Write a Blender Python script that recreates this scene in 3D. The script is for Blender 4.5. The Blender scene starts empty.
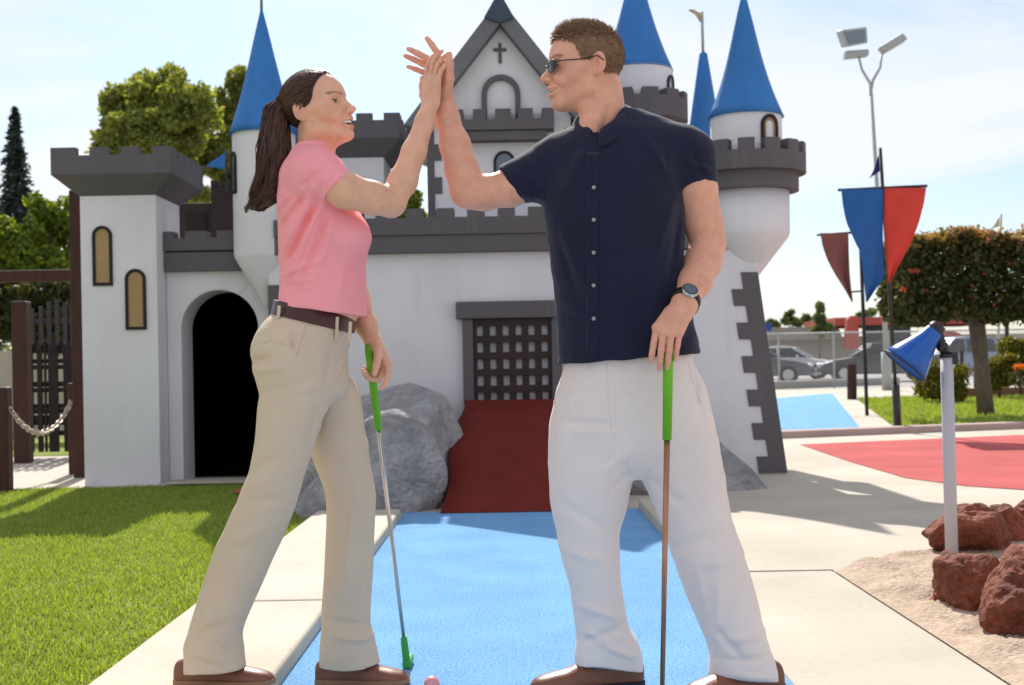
import bpy, bmesh, math, random
import numpy as np
from mathutils import Vector, Matrix, noise
from mathutils.geometry import tessellate_polygon

random.seed(7)
RNG = np.random.default_rng(11)
F = 1280.0            # focal length in pixels of the 1024 px wide frame
H = 0.87              # camera height above the ground
ROLL = 0.018
V0 = 21.5
sc = bpy.context.scene
COL = sc.collection


def W(px, py, Y):
    """the place at depth Y that the photograph shows at a pixel"""
    dx, dy = px - 512.0, py - 342.5
    u = dx - ROLL * dy
    v = dy + ROLL * dx - V0
    return np.array([u / F * Y, Y, H - v / F * Y])


def X(px, py, Y): return float(W(px, py, Y)[0])
def Z(px, py, Y): return float(W(px, py, Y)[2])


def G(px, py, z=0.0):
    """point of the level z under a pixel"""
    dx, dy = px - 512.0, py - 342.5
    v = dy + ROLL * dx - V0
    Y = (H - z) * F / v
    return ((dx - ROLL * dy) / F * Y, Y)


# ------------------------------------------------------------ objects
def link(o, parent=None, world=True):
    COL.objects.link(o)
    if parent is not None:
        o.parent = parent
        if parent.type == 'EMPTY' and world:
            o.matrix_parent_inverse = Matrix.Translation(-parent.location)
    return o


def tag(o, label=None, cat=None, group=None, kind=None):
    if label: o['label'] = label
    if cat: o['category'] = cat
    if group: o['group'] = group
    if kind: o['kind'] = kind
    return o


def empty(name, loc, label, cat, group=None, rz=0.0):
    o = bpy.data.objects.new(name, None)
    o.empty_display_size = 0.1
    o.location = loc
    o.rotation_euler = (0, 0, rz)
    COL.objects.link(o)
    return tag(o, label, cat, group)


def copy_tree(o, parent=None):
    c = o.copy()
    COL.objects.link(c)
    if parent is not None:
        mi = o.matrix_parent_inverse.copy()
        c.parent = parent
        c.matrix_parent_inverse = mi
    for ch in list(o.children):
        copy_tree(ch, c)
    return c


def np_mesh(name, verts, faces, mats=None, parent=None, smooth=True, midx=None, world=True, attr=None):
    """faces: (n,3) or (n,4) array"""
    verts = np.asarray(verts, dtype=np.float32)
    faces = np.asarray(faces, dtype=np.int32)
    me = bpy.data.meshes.new(name)
    n, k = faces.shape
    me.vertices.add(len(verts))
    me.vertices.foreach_set('co', verts.ravel())
    me.loops.add(n * k)
    me.loops.foreach_set('vertex_index', faces.ravel())
    me.polygons.add(n)
    me.polygons.foreach_set('loop_start', np.arange(0, n * k, k, dtype=np.int32))
    me.polygons.foreach_set('loop_total', np.full(n, k, dtype=np.int32))
    if midx is not None:
        me.polygons.foreach_set('material_index', np.asarray(midx, dtype=np.int32))
    me.update(calc_edges=True)
    me.polygons.foreach_set('use_smooth', np.full(n, smooth, dtype=bool))
    if attr is not None:
        a = me.attributes.new('Tint', 'FLOAT_COLOR', 'POINT')
        a.data.foreach_set('color', np.asarray(attr, dtype=np.float32).ravel())
    for m in (mats if isinstance(mats, (list, tuple)) else [mats]):
        if m: me.materials.append(m)
    me.validate()
    return link(bpy.data.objects.new(name, me), parent, world)


class MB:
    def __init__(self):
        self.v, self.f, self.m, self.s = [], [], [], []

    def _add(self, verts, faces, m=0, smooth=False):
        b = len(self.v)
        self.v += [tuple(map(float, p)) for p in verts]
        for f in faces:
            self.f.append([b + i for i in f]); self.m.append(m); self.s.append(smooth)
        return self

    def box(self, x0, x1, y0, y1, z0, z1, m=0):
        v = [(x, y, z) for x in (x0, x1) for y in (y0, y1) for z in (z0, z1)]
        return self._add(v, [(0, 1, 3, 2), (4, 6, 7, 5), (0, 4, 5, 1), (2, 3, 7, 6), (0, 2, 6, 4), (1, 5, 7, 3)], m)

    def hexa(self, bottom, top, m=0):
        """bottom, top: four corners each, same order"""
        v = list(bottom) + list(top)
        return self._add(v, [(0, 3, 2, 1), (4, 5, 6, 7)] + [(i, (i + 1) % 4, 4 + (i + 1) % 4, 4 + i) for i in range(4)], m)

    def prism(self, outer, holes=(), a0=0.0, a1=0.1, plane='xz', m=0):
        """outline in a plane, given thickness along the third axis"""
        def to(p, a):
            return (p[0], a, p[1]) if plane == 'xz' else ((a, p[0], p[1]) if plane == 'yz' else (p[0], p[1], a))
        loops = [list(outer)] + [list(h) for h in holes]
        flat = [p for l in loops for p in l]
        tri = tessellate_polygon([[Vector((p[0], p[1], 0)) for p in l] for l in loops])
        n = len(flat)
        v = [to(p, a0) for p in flat] + [to(p, a1) for p in flat]
        f = [tuple(t) for t in tri] + [tuple(n + i for i in reversed(t)) for t in tri]
        b = 0
        for l in loops:
            k = len(l)
            for i in range(k):
                j = (i + 1) % k
                f.append((b + i, b + j, n + b + j, n + b + i))
            b += k
        return self._add(v, f, m)

    def lathe(self, cx, cy, prof, seg=40, m=0, smooth=True, a0=0.0, a1=2 * math.pi, lean=(0, 0)):
        full = abs(a1 - a0 - 2 * math.pi) < 1e-6
        k = seg if full else seg + 1
        v, f = [], []
        for r, z in prof:
            for i in range(k):
                a = a0 + (a1 - a0) * i / seg
                v.append((cx + r * math.cos(a), cy + r * math.sin(a), z))
        for j in range(len(prof) - 1):
            for i in range(seg):
                i2 = (i + 1) % k
                f.append((j * k + i, j * k + i2, (j + 1) * k + i2, (j + 1) * k + i))
        return self._add(v, f, m, smooth)

    def arc_block(self, cx, cy, r0, r1, a0, a1, z0, z1, n=6, m=0):
        v, f = [], []
        for i in range(n + 1):
            a = a0 + (a1 - a0) * i / n
            c, s = math.cos(a), math.sin(a)
            for r in (r0, r1):
                for z in (z0, z1):
                    v.append((cx + r * c, cy + r * s, z))
        for i in range(n):
            b, d = 4 * i, 4 * i + 4
            f += [(b, d, d + 1, b + 1), (b + 2, b + 3, d + 3, d + 2), (b, b + 2, d + 2, d), (b + 1, d + 1, d + 3, b + 3)]
        f += [(0, 1, 3, 2), (4 * n, 4 * n + 2, 4 * n + 3, 4 * n + 1)]
        return self._add(v, f, m)

    def tube(self, pts, r, seg=10, m=0, caps=True):
        pts = [Vector(p) for p in pts]
        rs = r if isinstance(r, (list, tuple)) else [r] * len(pts)
        v, f = [], []
        ref = None
        for i, p in enumerate(pts):
            t = (pts[min(i + 1, len(pts) - 1)] - pts[max(i - 1, 0)]).normalized()
            if ref is None:
                ref = t.orthogonal().normalized()
            ref = (ref - t * ref.dot(t)).normalized()
            b = t.cross(ref)
            for k in range(seg):
                a = 2 * math.pi * k / seg
                v.append(p + ref * (rs[i] * math.cos(a)) + b * (rs[i] * math.sin(a)))
        for i in range(len(pts) - 1):
            for k in range(seg):
                k2 = (k + 1) % seg
                f.append((i * seg + k, i * seg + k2, (i + 1) * seg + k2, (i + 1) * seg + k))
        self._add(v, f, m, True)
        if caps:
            n = len(pts) - 1
            self._add(v[:seg], [tuple(range(seg))], m)
            self._add(v[n * seg:], [tuple(range(seg))], m)
        return self

    def ball(self, c, r, m=0, n=14):
        r = r if isinstance(r, (list, tuple)) else (r, r, r)
        v, f = [], []
        for j in range(n + 1):
            t = math.pi * j / n
            for i in range(2 * n):
                a = math.pi * i / n
                v.append((c[0] + r[0] * math.sin(t) * math.cos(a), c[1] + r[1] * math.sin(t) * math.sin(a), c[2] + r[2] * math.cos(t)))
        for j in range(n):
            for i in range(2 * n):
                i2 = (i + 1) % (2 * n)
                f.append((j * 2 * n + i, (j + 1) * 2 * n + i, (j + 1) * 2 * n + i2, j * 2 * n + i2))
        return self._add(v, f, m, True)

    def build(self, name, mats, parent=None, bevel=0.0, world=True, seg=2):
        me = bpy.data.meshes.new(name)
        me.from_pydata(self.v, [], self.f)
        me.polygons.foreach_set('material_index', self.m)
        me.polygons.foreach_set('use_smooth', self.s)
        for m in (mats if isinstance(mats, (list, tuple)) else [mats]):
            me.materials.append(m)
        bm = bmesh.new(); bm.from_mesh(me)
        bmesh.ops.remove_doubles(bm, verts=bm.verts, dist=1e-5)
        bmesh.ops.recalc_face_normals(bm, faces=bm.faces)
        bm.to_mesh(me); bm.free()
        o = bpy.data.objects.new(name, me)
        link(o, parent, world)
        if bevel:
            b = o.modifiers.new('edge', 'BEVEL'); b.width = bevel; b.segments = seg
            b.limit_method = 'ANGLE'; b.angle_limit = math.radians(40)
        return o


# ------------------------------------------------------------ materials
def nodes_of(name):
    m = bpy.data.materials.new(name); m.use_nodes = True
    nt = m.node_tree
    return m, nt, nt.nodes['Principled BSDF'], nt.nodes['Material Output']


def mat(name, col, rough=0.8, var=0.12, vs=4.0, bump=0.0, bs=60.0, metal=0.0, spec=0.3, dist=0.01, stretch=None, sss=0.0, var2=0.0, v2s=40.0, sheen=0.0):
    m, nt, p, out = nodes_of(name)
    N, L = nt.nodes, nt.links
    tc = N.new('ShaderNodeTexCoord')
    src = tc.outputs['Object']
    if stretch:
        mp = N.new('ShaderNodeMapping'); mp.inputs['Scale'].default_value = stretch
        L.new(src, mp.inputs['Vector']); src = mp.outputs['Vector']
    n1 = N.new('ShaderNodeTexNoise'); n1.inputs['Scale'].default_value = vs; n1.inputs['Detail'].default_value = 6
    L.new(src, n1.inputs['Vector'])
    mix = N.new('ShaderNodeMix'); mix.data_type = 'RGBA'
    mr = N.new('ShaderNodeMapRange'); mr.inputs[1].default_value = 0.3; mr.inputs[2].default_value = 0.7
    L.new(n1.outputs['Fac'], mr.inputs[0]); L.new(mr.outputs[0], mix.inputs[0])
    mix.inputs[6].default_value = tuple(c * (1 - var) for c in col) + (1,)
    mix.inputs[7].default_value = tuple(min(1, c * (1 + var)) for c in col) + (1,)
    cout = mix.outputs[2]
    if var2:
        n3 = N.new('ShaderNodeTexNoise'); n3.inputs['Scale'].default_value = v2s; n3.inputs['Detail'].default_value = 3
        L.new(src, n3.inputs['Vector'])
        mr3 = N.new('ShaderNodeMapRange'); mr3.inputs[1].default_value = 0.3; mr3.inputs[2].default_value = 0.7
        mr3.inputs[3].default_value = 1 - var2; mr3.inputs[4].default_value = 1 + var2
        L.new(n3.outputs['Fac'], mr3.inputs[0])
        vm = N.new('ShaderNodeVectorMath'); vm.operation = 'SCALE'
        L.new(cout, vm.inputs[0]); L.new(mr3.outputs[0], vm.inputs['Scale']); cout = vm.outputs[0]
    L.new(cout, p.inputs['Base Color'])
    p.inputs['Roughness'].default_value = rough
    p.inputs['Metallic'].default_value = metal
    p.inputs['Specular IOR Level'].default_value = spec
    if sheen: p.inputs['Sheen Weight'].default_value = sheen
    if sss:
        p.inputs['Subsurface Weight'].default_value = sss
        p.inputs['Subsurface Radius'].default_value = (0.012, 0.005, 0.003)
        p.inputs['Subsurface Scale'].default_value = 1.0
    if bump:
        n2 = N.new('ShaderNodeTexNoise'); n2.inputs['Scale'].default_value = bs; n2.inputs['Detail'].default_value = 5
        L.new(src, n2.inputs['Vector'])
        b = N.new('ShaderNodeBump'); b.inputs['Strength'].default_value = bump; b.inputs['Distance'].default_value = dist
        L.new(n2.outputs['Fac'], b.inputs['Height']); L.new(b.outputs['Normal'], p.inputs['Normal'])
    return m


def skin_mat(name):
    m, nt, p, out = nodes_of(name)
    N, L = nt.nodes, nt.links
    at = N.new('ShaderNodeAttribute'); at.attribute_name = 'Tint'
    tc = N.new('ShaderNodeTexCoord')
    n1 = N.new('ShaderNodeTexNoise'); n1.inputs['Scale'].default_value = 26; n1.inputs['Detail'].default_value = 6
    L.new(tc.outputs['Object'], n1.inputs['Vector'])
    mr = N.new('ShaderNodeMapRange'); mr.inputs[1].default_value = .3; mr.inputs[2].default_value = .7
    mr.inputs[3].default_value = .90; mr.inputs[4].default_value = 1.09
    L.new(n1.outputs['Fac'], mr.inputs[0])
    n5 = N.new('ShaderNodeTexNoise'); n5.inputs['Scale'].default_value = 75; n5.inputs['Detail'].default_value = 4
    L.new(tc.outputs['Object'], n5.inputs['Vector'])
    m5 = N.new('ShaderNodeMapRange'); m5.inputs[1].default_value = .45; m5.inputs[2].default_value = .75; m5.inputs[4].default_value = .45
    L.new(n5.outputs['Fac'], m5.inputs[0])
    red = N.new('ShaderNodeMix'); red.data_type = 'RGBA'; red.blend_type = 'MULTIPLY'
    red.inputs[7].default_value = (1.0, .74, .68, 1)
    L.new(m5.outputs[0], red.inputs[0]); L.new(at.outputs['Color'], red.inputs[6])
    vm = N.new('ShaderNodeVectorMath'); vm.operation = 'SCALE'
    L.new(red.outputs[2], vm.inputs[0]); L.new(mr.outputs[0], vm.inputs['Scale'])
    L.new(vm.outputs[0], p.inputs['Base Color'])
    p.inputs['Roughness'].default_value = .48
    p.inputs['Specular IOR Level'].default_value = .35
    p.inputs['Subsurface Weight'].default_value = .18
    p.inputs['Subsurface Radius'].default_value = (.012, .005, .003)
    p.inputs['Subsurface Scale'].default_value = 1.0
    n2 = N.new('ShaderNodeTexNoise'); n2.inputs['Scale'].default_value = 420; n2.inputs['Detail'].default_value = 3
    L.new(tc.outputs['Object'], n2.inputs['Vector'])
    b = N.new('ShaderNodeBump'); b.inputs['Strength'].default_value = .25; b.inputs['Distance'].default_value = .002
    L.new(n2.outputs['Fac'], b.inputs['Height']); L.new(b.outputs['Normal'], p.inputs['Normal'])
    return m


def leaf_mat(name, dark, light, trans=0.45):
    m, nt, p, out = nodes_of(name)
    N, L = nt.nodes, nt.links
    g = N.new('ShaderNodeNewGeometry')
    mix = N.new('ShaderNodeMix'); mix.data_type = 'RGBA'
    mix.inputs[6].default_value = dark + (1,); mix.inputs[7].default_value = light + (1,)
    L.new(g.outputs['Random Per Island'], mix.inputs[0])
    L.new(mix.outputs[2], p.inputs['Base Color'])
    p.inputs['Roughness'].default_value = .55; p.inputs['Specular IOR Level'].default_value = .3
    t = N.new('ShaderNodeBsdfTranslucent')
    vm = N.new('ShaderNodeVectorMath'); vm.operation = 'MULTIPLY'; vm.inputs[1].default_value = (1.6, 1.5, .5)
    L.new(mix.outputs[2], vm.inputs[0]); L.new(vm.outputs[0], t.inputs['Color'])
    ms = N.new('ShaderNodeMixShader'); ms.inputs[0].default_value = trans
    L.new(p.outputs[0], ms.inputs[1]); L.new(t.outputs[0], ms.inputs[2]); L.new(ms.outputs[0], out.inputs['Surface'])
    return m


def hair_mat(name, dark, light, rough):
    m, nt, p, out = nodes_of(name)
    N, L = nt.nodes, nt.links
    g = N.new('ShaderNodeNewGeometry')
    tc = N.new('ShaderNodeTexCoord')
    n1 = N.new('ShaderNodeTexNoise'); n1.inputs['Scale'].default_value = 230; n1.inputs['Detail'].default_value = 3
    L.new(tc.outputs['Object'], n1.inputs['Vector'])
    av = N.new('ShaderNodeMath'); av.operation = 'MULTIPLY'
    L.new(g.outputs['Random Per Island'], av.inputs[0]); L.new(n1.outputs['Fac'], av.inputs[1])
    mr = N.new('ShaderNodeMapRange'); mr.inputs[1].default_value = .0; mr.inputs[2].default_value = .62
    L.new(av.outputs[0], mr.inputs[0])
    mix = N.new('ShaderNodeMix'); mix.data_type = 'RGBA'
    mix.inputs[6].default_value = dark + (1,); mix.inputs[7].default_value = light + (1,)
    L.new(mr.outputs[0], mix.inputs[0]); L.new(mix.outputs[2], p.inputs['Base Color'])
    p.inputs['Roughness'].default_value = rough; p.inputs['Specular IOR Level'].default_value = .45
    return m


def wall_mat(name, col, grime, chips=False):
    """painted render with runs of grime, patchy repainting and small flakes"""
    m, nt, p, out = nodes_of(name)
    N, L = nt.nodes, nt.links
    tc = N.new('ShaderNodeTexCoord')
    def layer(scale, stretch, lo, hi, detail=6):
        mp = N.new('ShaderNodeMapping'); mp.inputs['Scale'].default_value = stretch
        L.new(tc.outputs['Object'], mp.inputs['Vector'])
        n = N.new('ShaderNodeTexNoise'); n.inputs['Scale'].default_value = scale; n.inputs['Detail'].default_value = detail
        L.new(mp.outputs['Vector'], n.inputs['Vector'])
        r = N.new('ShaderNodeMapRange'); r.inputs[1].default_value = lo; r.inputs[2].default_value = hi
        L.new(n.outputs['Fac'], r.inputs[0])
        return n, r
    n1, patch = layer(1.7, (1, 1, .8), .35, .68)
    n2, runs = layer(7.0, (1.6, 1.6, .16), .56, .80)
    n3, fleck = layer(42.0, (1, 1, 1), .66, .74, 3)
    a = N.new('ShaderNodeMix'); a.data_type = 'RGBA'
    a.inputs[6].default_value = tuple(c * .94 for c in col) + (1,); a.inputs[7].default_value = tuple(min(1, c * 1.05) for c in col) + (1,)
    L.new(patch.outputs[0], a.inputs[0])
    k = N.new('ShaderNodeMath'); k.operation = 'MULTIPLY'; k.inputs[1].default_value = .55
    L.new(runs.outputs[0], k.inputs[0])
    b = N.new('ShaderNodeMix'); b.data_type = 'RGBA'; b.inputs[7].default_value = grime + (1,)
    L.new(k.outputs[0], b.inputs[0]); L.new(a.outputs[2], b.inputs[6])
    k2 = N.new('ShaderNodeMath'); k2.operation = 'MULTIPLY'; k2.inputs[1].default_value = .5 if chips else .35
    L.new(fleck.outputs[0], k2.inputs[0])
    c = N.new('ShaderNodeMix'); c.data_type = 'RGBA'; c.inputs[7].default_value = tuple(q * (1.5 if chips else .72) for q in col) + (1,)
    L.new(k2.outputs[0], c.inputs[0]); L.new(b.outputs[2], c.inputs[6])
    L.new(c.outputs[2], p.inputs['Base Color'])
    p.inputs['Roughness'].default_value = .85; p.inputs['Specular IOR Level'].default_value = .25
    n4 = N.new('ShaderNodeTexNoise'); n4.inputs['Scale'].default_value = 70; n4.inputs['Detail'].default_value = 6
    L.new(tc.outputs['Object'], n4.inputs['Vector'])
    bp = N.new('ShaderNodeBump'); bp.inputs['Strength'].default_value = .5; bp.inputs['Distance'].default_value = .005
    L.new(n4.outputs['Fac'], bp.inputs['Height']); L.new(bp.outputs['Normal'], p.inputs['Normal'])
    return m


M = {}
M['stucco'] = wall_mat('white_stucco', (.68, .665, .685), (.56, .54, .54))
M['trim'] = wall_mat('grey_trim', (.118, .106, .114), (.155, .142, .145), chips=True)
M['brown_wall'] = mat('brown_wall', (.040, .026, .026), .8, .12, 3.0, .3, 60, dist=.003)
M['black_void'] = mat('dark_interior', (.004, .003, .004), .9, .1, 3, spec=.05)  # shade inside the passage put into a near-black colour
M['frame_dark'] = mat('dark_frame', (.018, .011, .010), .6, .1, 8)
M['tan_pane'] = mat('tan_board', (.36, .235, .105), .6, .08, 6)
M['pane'] = mat('blue_grey_pane', (.13, .16, .20), .15, .08, 6, spec=.5)
M['blue_roof'] = mat('blue_roof', (.030, .165, .44), .6, .10, 2.2, .25, 50, dist=.004, var2=.07, v2s=9, stretch=(1, 1, .25))
M['cap_blue'] = mat('slate_cap', (.05, .07, .10), .7, .08, 4)
M['slate'] = mat('grey_roof_edge', (.15, .15, .16), .7, .08, 4)
M['lattice'] = mat('brown_lattice', (.030, .014, .013), .55, .15, 10)
M['maroon'] = mat('maroon_carpet', (.155, .024, .017), .95, .10, 6, .6, 260, spec=.1, dist=.004, var2=.12, v2s=160)
M['blue_carpet'] = mat('blue_carpet', (.185, .390, .655), .95, .09, 3, .9, 200, spec=.12, dist=.008, var2=.32, v2s=110)
M['red_carpet'] = mat('red_carpet', (.47, .110, .105), .95, .12, 1.6, .7, 260, spec=.1, dist=.005, var2=.10, v2s=130)
M['concrete'] = mat('pale_concrete', (.47, .418, .338), .85, .11, 1.3, .35, 120, dist=.003, var2=.05, v2s=45)
M['kerb'] = mat('kerb_concrete', (.49, .44, .355), .85, .10, 2.0, .4, 110, dist=.004, var2=.06, v2s=50)
M['pinkkerb'] = mat('pink_kerb', (.42, .30, .27), .85, .08, 2.5, .3, 90, dist=.003)
M['asphalt'] = mat('pale_asphalt', (.33, .31, .29), .9, .10, .6, .3, 40)
M['soil'] = mat('grass_soil', (.16, .21, .04), .95, .25, 6, .6, 80, spec=.1, var2=.25, v2s=60)
M['lawn'] = mat('lawn', (.19, .23, .045), .95, .22, 1.5, .8, 60, spec=.1, var2=.30, v2s=25)
M['sand'] = mat('sand_mulch', (.47, .36, .27), .95, .16, 7, .9, 70, spec=.1, dist=.012, var2=.18, v2s=38)
M['boulder'] = mat('grey_boulder', (.31, .30, .30), .85, .30, 3.5, 1.0, 26, dist=.03, stretch=(1, 1, 1.3), var2=.2, v2s=16)
M['lava'] = mat('red_lava_rock', (.20, .058, .032), .8, .35, 7, 1.0, 55, dist=.015, var2=.3, v2s=40, spec=.25)
M['post_wood'] = mat('dark_red_wood', (.052, .017, .012), .6, .2, 6, .3, 40, stretch=(6, 6, 1), dist=.004)
M['fence_wood'] = mat('dark_fence_wood', (.020, .012, .012), .7, .2, 6)
M['fence_grey'] = mat('grey_picket', (.055, .048, .052), .8, .2, 6)
M['black_metal'] = mat('black_metal', (.012, .010, .011), .4, .1, 6, spec=.5)
M['chain'] = mat('painted_chain', (.55, .47, .38), .4, .15, 20, metal=.3)
M['white_metal'] = mat('pale_painted_metal', (.46, .44, .48), .45, .04, 4, spec=.4)
M['lamp_grey'] = mat('lamp_housing', (.34, .36, .35), .5, .06, 4, spec=.4)
M['hood_blue'] = mat('blue_hood', (.012, .10, .42), .28, .05, 6, spec=.4)
M['banner_blue'] = mat('blue_banner', (.020, .105, .32), .85, .08, 5, .2, 60)
M['banner_red'] = mat('red_banner', (.58, .055, .040), .85, .08, 5, .2, 60)
M['banner_brown'] = mat('faded_brown_banner', (.22, .075, .065), .85, .08, 5, .2, 60)
M['flag_navy'] = mat('navy_pennant', (.015, .02, .14), .8, .08, 5)
M['flag_tan'] = mat('tan_pennant', (.50, .38, .20), .8, .08, 5)
M['bark'] = mat('bark', (.14, .105, .085), .9, .25, 6, .8, 25, stretch=(4, 4, 1), dist=.02)
M['leaf_tree'] = leaf_mat('tree_leaf', (.12, .155, .040), (.30, .32, .10), .57)
M['leaf_bush'] = leaf_mat('bush_leaf', (.075, .125, .015), (.21, .26, .04), .52)
M['leaf_conifer'] = leaf_mat('conifer_needle', (.020, .034, .030), (.045, .062, .055), .15)
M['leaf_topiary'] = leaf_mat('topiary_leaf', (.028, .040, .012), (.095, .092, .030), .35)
M['leaf_toplit'] = leaf_mat('topiary_top', (.15, .17, .04), (.38, .16, .11), .45)  # redder top growth, with its sunlit brightness put into the colour
M['flower'] = leaf_mat('red_flower', (.36, .07, .05), (.50, .14, .09), .3)
M['leaf_shrub'] = leaf_mat('shrub_leaf', (.045, .060, .008), (.26, .22, .02), .3)
M['leaf_far'] = leaf_mat('far_leaf', (.085, .12, .045), (.16, .20, .07), .35)
M['flower_orange'] = leaf_mat('orange_flower', (.60, .13, .02), (.75, .22, .04), .3)
M['car_grey'] = mat('grey_car_paint', (.085, .095, .11), .3, .03, 2, spec=.6)
M['car_dark'] = mat('dark_car_paint', (.05, .055, .062), .3, .03, 2, spec=.5)
M['car_white'] = mat('white_car_paint', (.60, .62, .64), .3, .03, 2, spec=.6)
M['car_blue'] = mat('pale_blue_car_paint', (.22, .30, .40), .3, .03, 2, spec=.6)
M['glass'] = mat('car_glass', (.02, .025, .03), .25, .05, 2, spec=.2)
M['tyre'] = mat('tyre', (.02, .02, .02), .8, .1, 5)
M['rim'] = mat('rim', (.45, .45, .47), .3, .05, 5, metal=.7)
M['lightlens'] = mat('headlight_lens', (.75, .76, .78), .15, .03, 5, spec=.6)
M['bldg_tan'] = mat('tan_building', (.36, .31, .25), .9, .06, 1)
M['bldg_roof'] = mat('tan_roof', (.26, .225, .18), .9, .08, 1)
M['bldg_red'] = mat('red_building', (.40, .085, .06), .85, .10, 1)
M['bldg_dark'] = mat('dark_glazing', (.012, .016, .018), .3, .1, 2)
M['brick'] = mat('low_wall_brick', (.22, .10, .07), .9, .15, 4)
M['sign_blue'] = mat('blue_sign', (.02, .06, .30), .5, .05, 3)
# people
M['skin'] = skin_mat('skin')
M['navy'] = mat('navy_cotton', (.0105, .0125, .034), .85, .12, 5, .5, 700, spec=.25, dist=.0012, sheen=.12)
M['navy_trim'] = mat('navy_cotton_trim', (.0105, .0125, .034), .85, .12, 5, .5, 700, spec=.25, dist=.0012, sheen=.12)
M['pink'] = mat('pink_cotton', (.94, .36, .385), .88, .05, 5, .4, 700, spec=.2, dist=.001)
M['chino_man'] = mat('stone_chino', (.79, .70, .655), .9, .05, 4, .5, 620, spec=.15, dist=.0012, var2=.03, v2s=260)
M['chino_woman'] = mat('khaki_chino', (.63, .505, .375), .9, .05, 4, .5, 620, spec=.15, dist=.0012, var2=.03, v2s=260)
M['leather'] = mat('brown_leather', (.20, .072, .038), .38, .2, 9, .25, 60, spec=.45, dist=.003)
M['tan_sole'] = mat('tan_sole', (.30, .16, .085), .6, .15, 9)
M['dark_sole'] = mat('dark_sole', (.02, .018, .03), .6, .15, 9)
M['belt'] = mat('belt_leather', (.060, .014, .011), .4, .15, 9, spec=.45)
M['hair_w'] = hair_mat('dark_brown_hair', (.026, .010, .007), (.17, .074, .044), .36)
M['hair_w_base'] = mat('dark_brown_hair_base', (.042, .015, .010), .5, .3, 60, .6, 90, spec=.4, dist=.004)
M['hair_m_base'] = mat('light_brown_hair_base', (.18, .098, .054), .6, .3, 60, .6, 160, spec=.3, dist=.003)
M['hair_m'] = hair_mat('light_brown_hair', (.15, .078, .040), (.44, .275, .155), .45)
M['eye'] = mat('eye_white', (.65, .63, .60), .2, .02, 5, spec=.5)
M['iris'] = mat('iris', (.03, .018, .012), .2, .05, 5, spec=.5)
M['teeth'] = mat('teeth', (.80, .77, .71), .25, .02, 5, spec=.5)
M['lens'] = mat('dark_lens', (.016, .010, .008), .22, .02, 5, spec=.25)
M['silver'] = mat('silver_metal', (.62, .62, .63), .25, .04, 5, metal=.9)
M['watch_face'] = mat('watch_dial', (.10, .12, .15), .2, .05, 5, spec=.6)
M['strap'] = mat('black_strap', (.010, .010, .012), .5, .1, 5)
M['button'] = mat('shirt_button', (.30, .29, .29), .3, .05, 5, spec=.5)
M['grip'] = mat('green_grip', (.15, .46, .02), .5, .08, 12, .2, 120)
M['steel'] = mat('steel_shaft', (.55, .50, .45), .22, .05, 5, metal=.9)
M['copper'] = mat('copper_shaft', (.42, .20, .12), .3, .06, 5, metal=.75)
M['green_head'] = mat('green_putter', (.04, .30, .05), .45, .08, 8)
M['ball'] = mat('pink_ball', (.75, .30, .30), .3, .03, 5, spec=.5)
# ============================================================ camera, light, sky
cam_d = bpy.data.cameras.new('camera')
cam = bpy.data.objects.new('camera', cam_d)
COL.objects.link(cam)
cam.location = (0, 0, H)
cam.rotation_mode = 'XYZ'
cam.rotation_euler = (math.radians(90), ROLL, 0)
cam_d.sensor_width = 36.0
cam_d.lens = 36.0 * F / 1024
cam_d.shift_y = V0 / 1024
cam_d.shift_x = -(ROLL * V0) / 1024
cam_d.clip_end = 2000
cam_d.dof.use_dof = True; cam_d.dof.focus_distance = 3.42; cam_d.dof.aperture_fstop = 7.0
sc.camera = cam

SUN_EL, SUN_AZ = math.radians(41), math.radians(8)      # behind the castle, a little to the left
sd = bpy.data.lights.new('sun', 'SUN')
sd.energy = 3.9; sd.angle = math.radians(0.53); sd.color = (1.0, .955, .88)
sun = bpy.data.objects.new('sun', sd); COL.objects.link(sun)
to_sun = Vector((-math.sin(SUN_AZ) * math.cos(SUN_EL), math.cos(SUN_AZ) * math.cos(SUN_EL), math.sin(SUN_EL)))
sun.rotation_euler = to_sun.to_track_quat('Z', 'Y').to_euler()

wd = bpy.data.worlds.new('World'); sc.world = wd; wd.use_nodes = True
nt = wd.node_tree; N, L = nt.nodes, nt.links
bg = N['Background']
sky = N.new('ShaderNodeTexSky'); sky.sky_type = 'NISHITA'; sky.sun_disc = False
sky.sun_elevation = SUN_EL; sky.sun_rotation = -SUN_AZ
sky.air_density = 1.0; sky.dust_density = 1.0; sky.ozone_density = 1.0
tc = N.new('ShaderNodeTexCoord')
mp = N.new('ShaderNodeMapping'); mp.inputs['Scale'].default_value = (1.0, 1.0, 2.6); mp.inputs['Location'].default_value = (.35, .1, .2)
L.new(tc.outputs['Generated'], mp.inputs['Vector'])
cn = N.new('ShaderNodeTexNoise'); cn.inputs['Scale'].default_value = 2.6; cn.inputs['Detail'].default_value = 8
cn.inputs['Roughness'].default_value = .55; cn.inputs['Distortion'].default_value = .6
L.new(mp.outputs['Vector'], cn.inputs['Vector'])
cr = N.new('ShaderNodeMapRange'); cr.inputs[1].default_value = .42; cr.inputs[2].default_value = .62
cr.inputs[3].default_value = .08; cr.inputs[4].default_value = .95; cr.interpolation_type = 'SMOOTHSTEP'
L.new(cn.outputs['Fac'], cr.inputs[0])
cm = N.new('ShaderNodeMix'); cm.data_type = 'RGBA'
L.new(cr.outputs[0], cm.inputs[0]); L.new(sky.outputs[0], cm.inputs[6]); 
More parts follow.
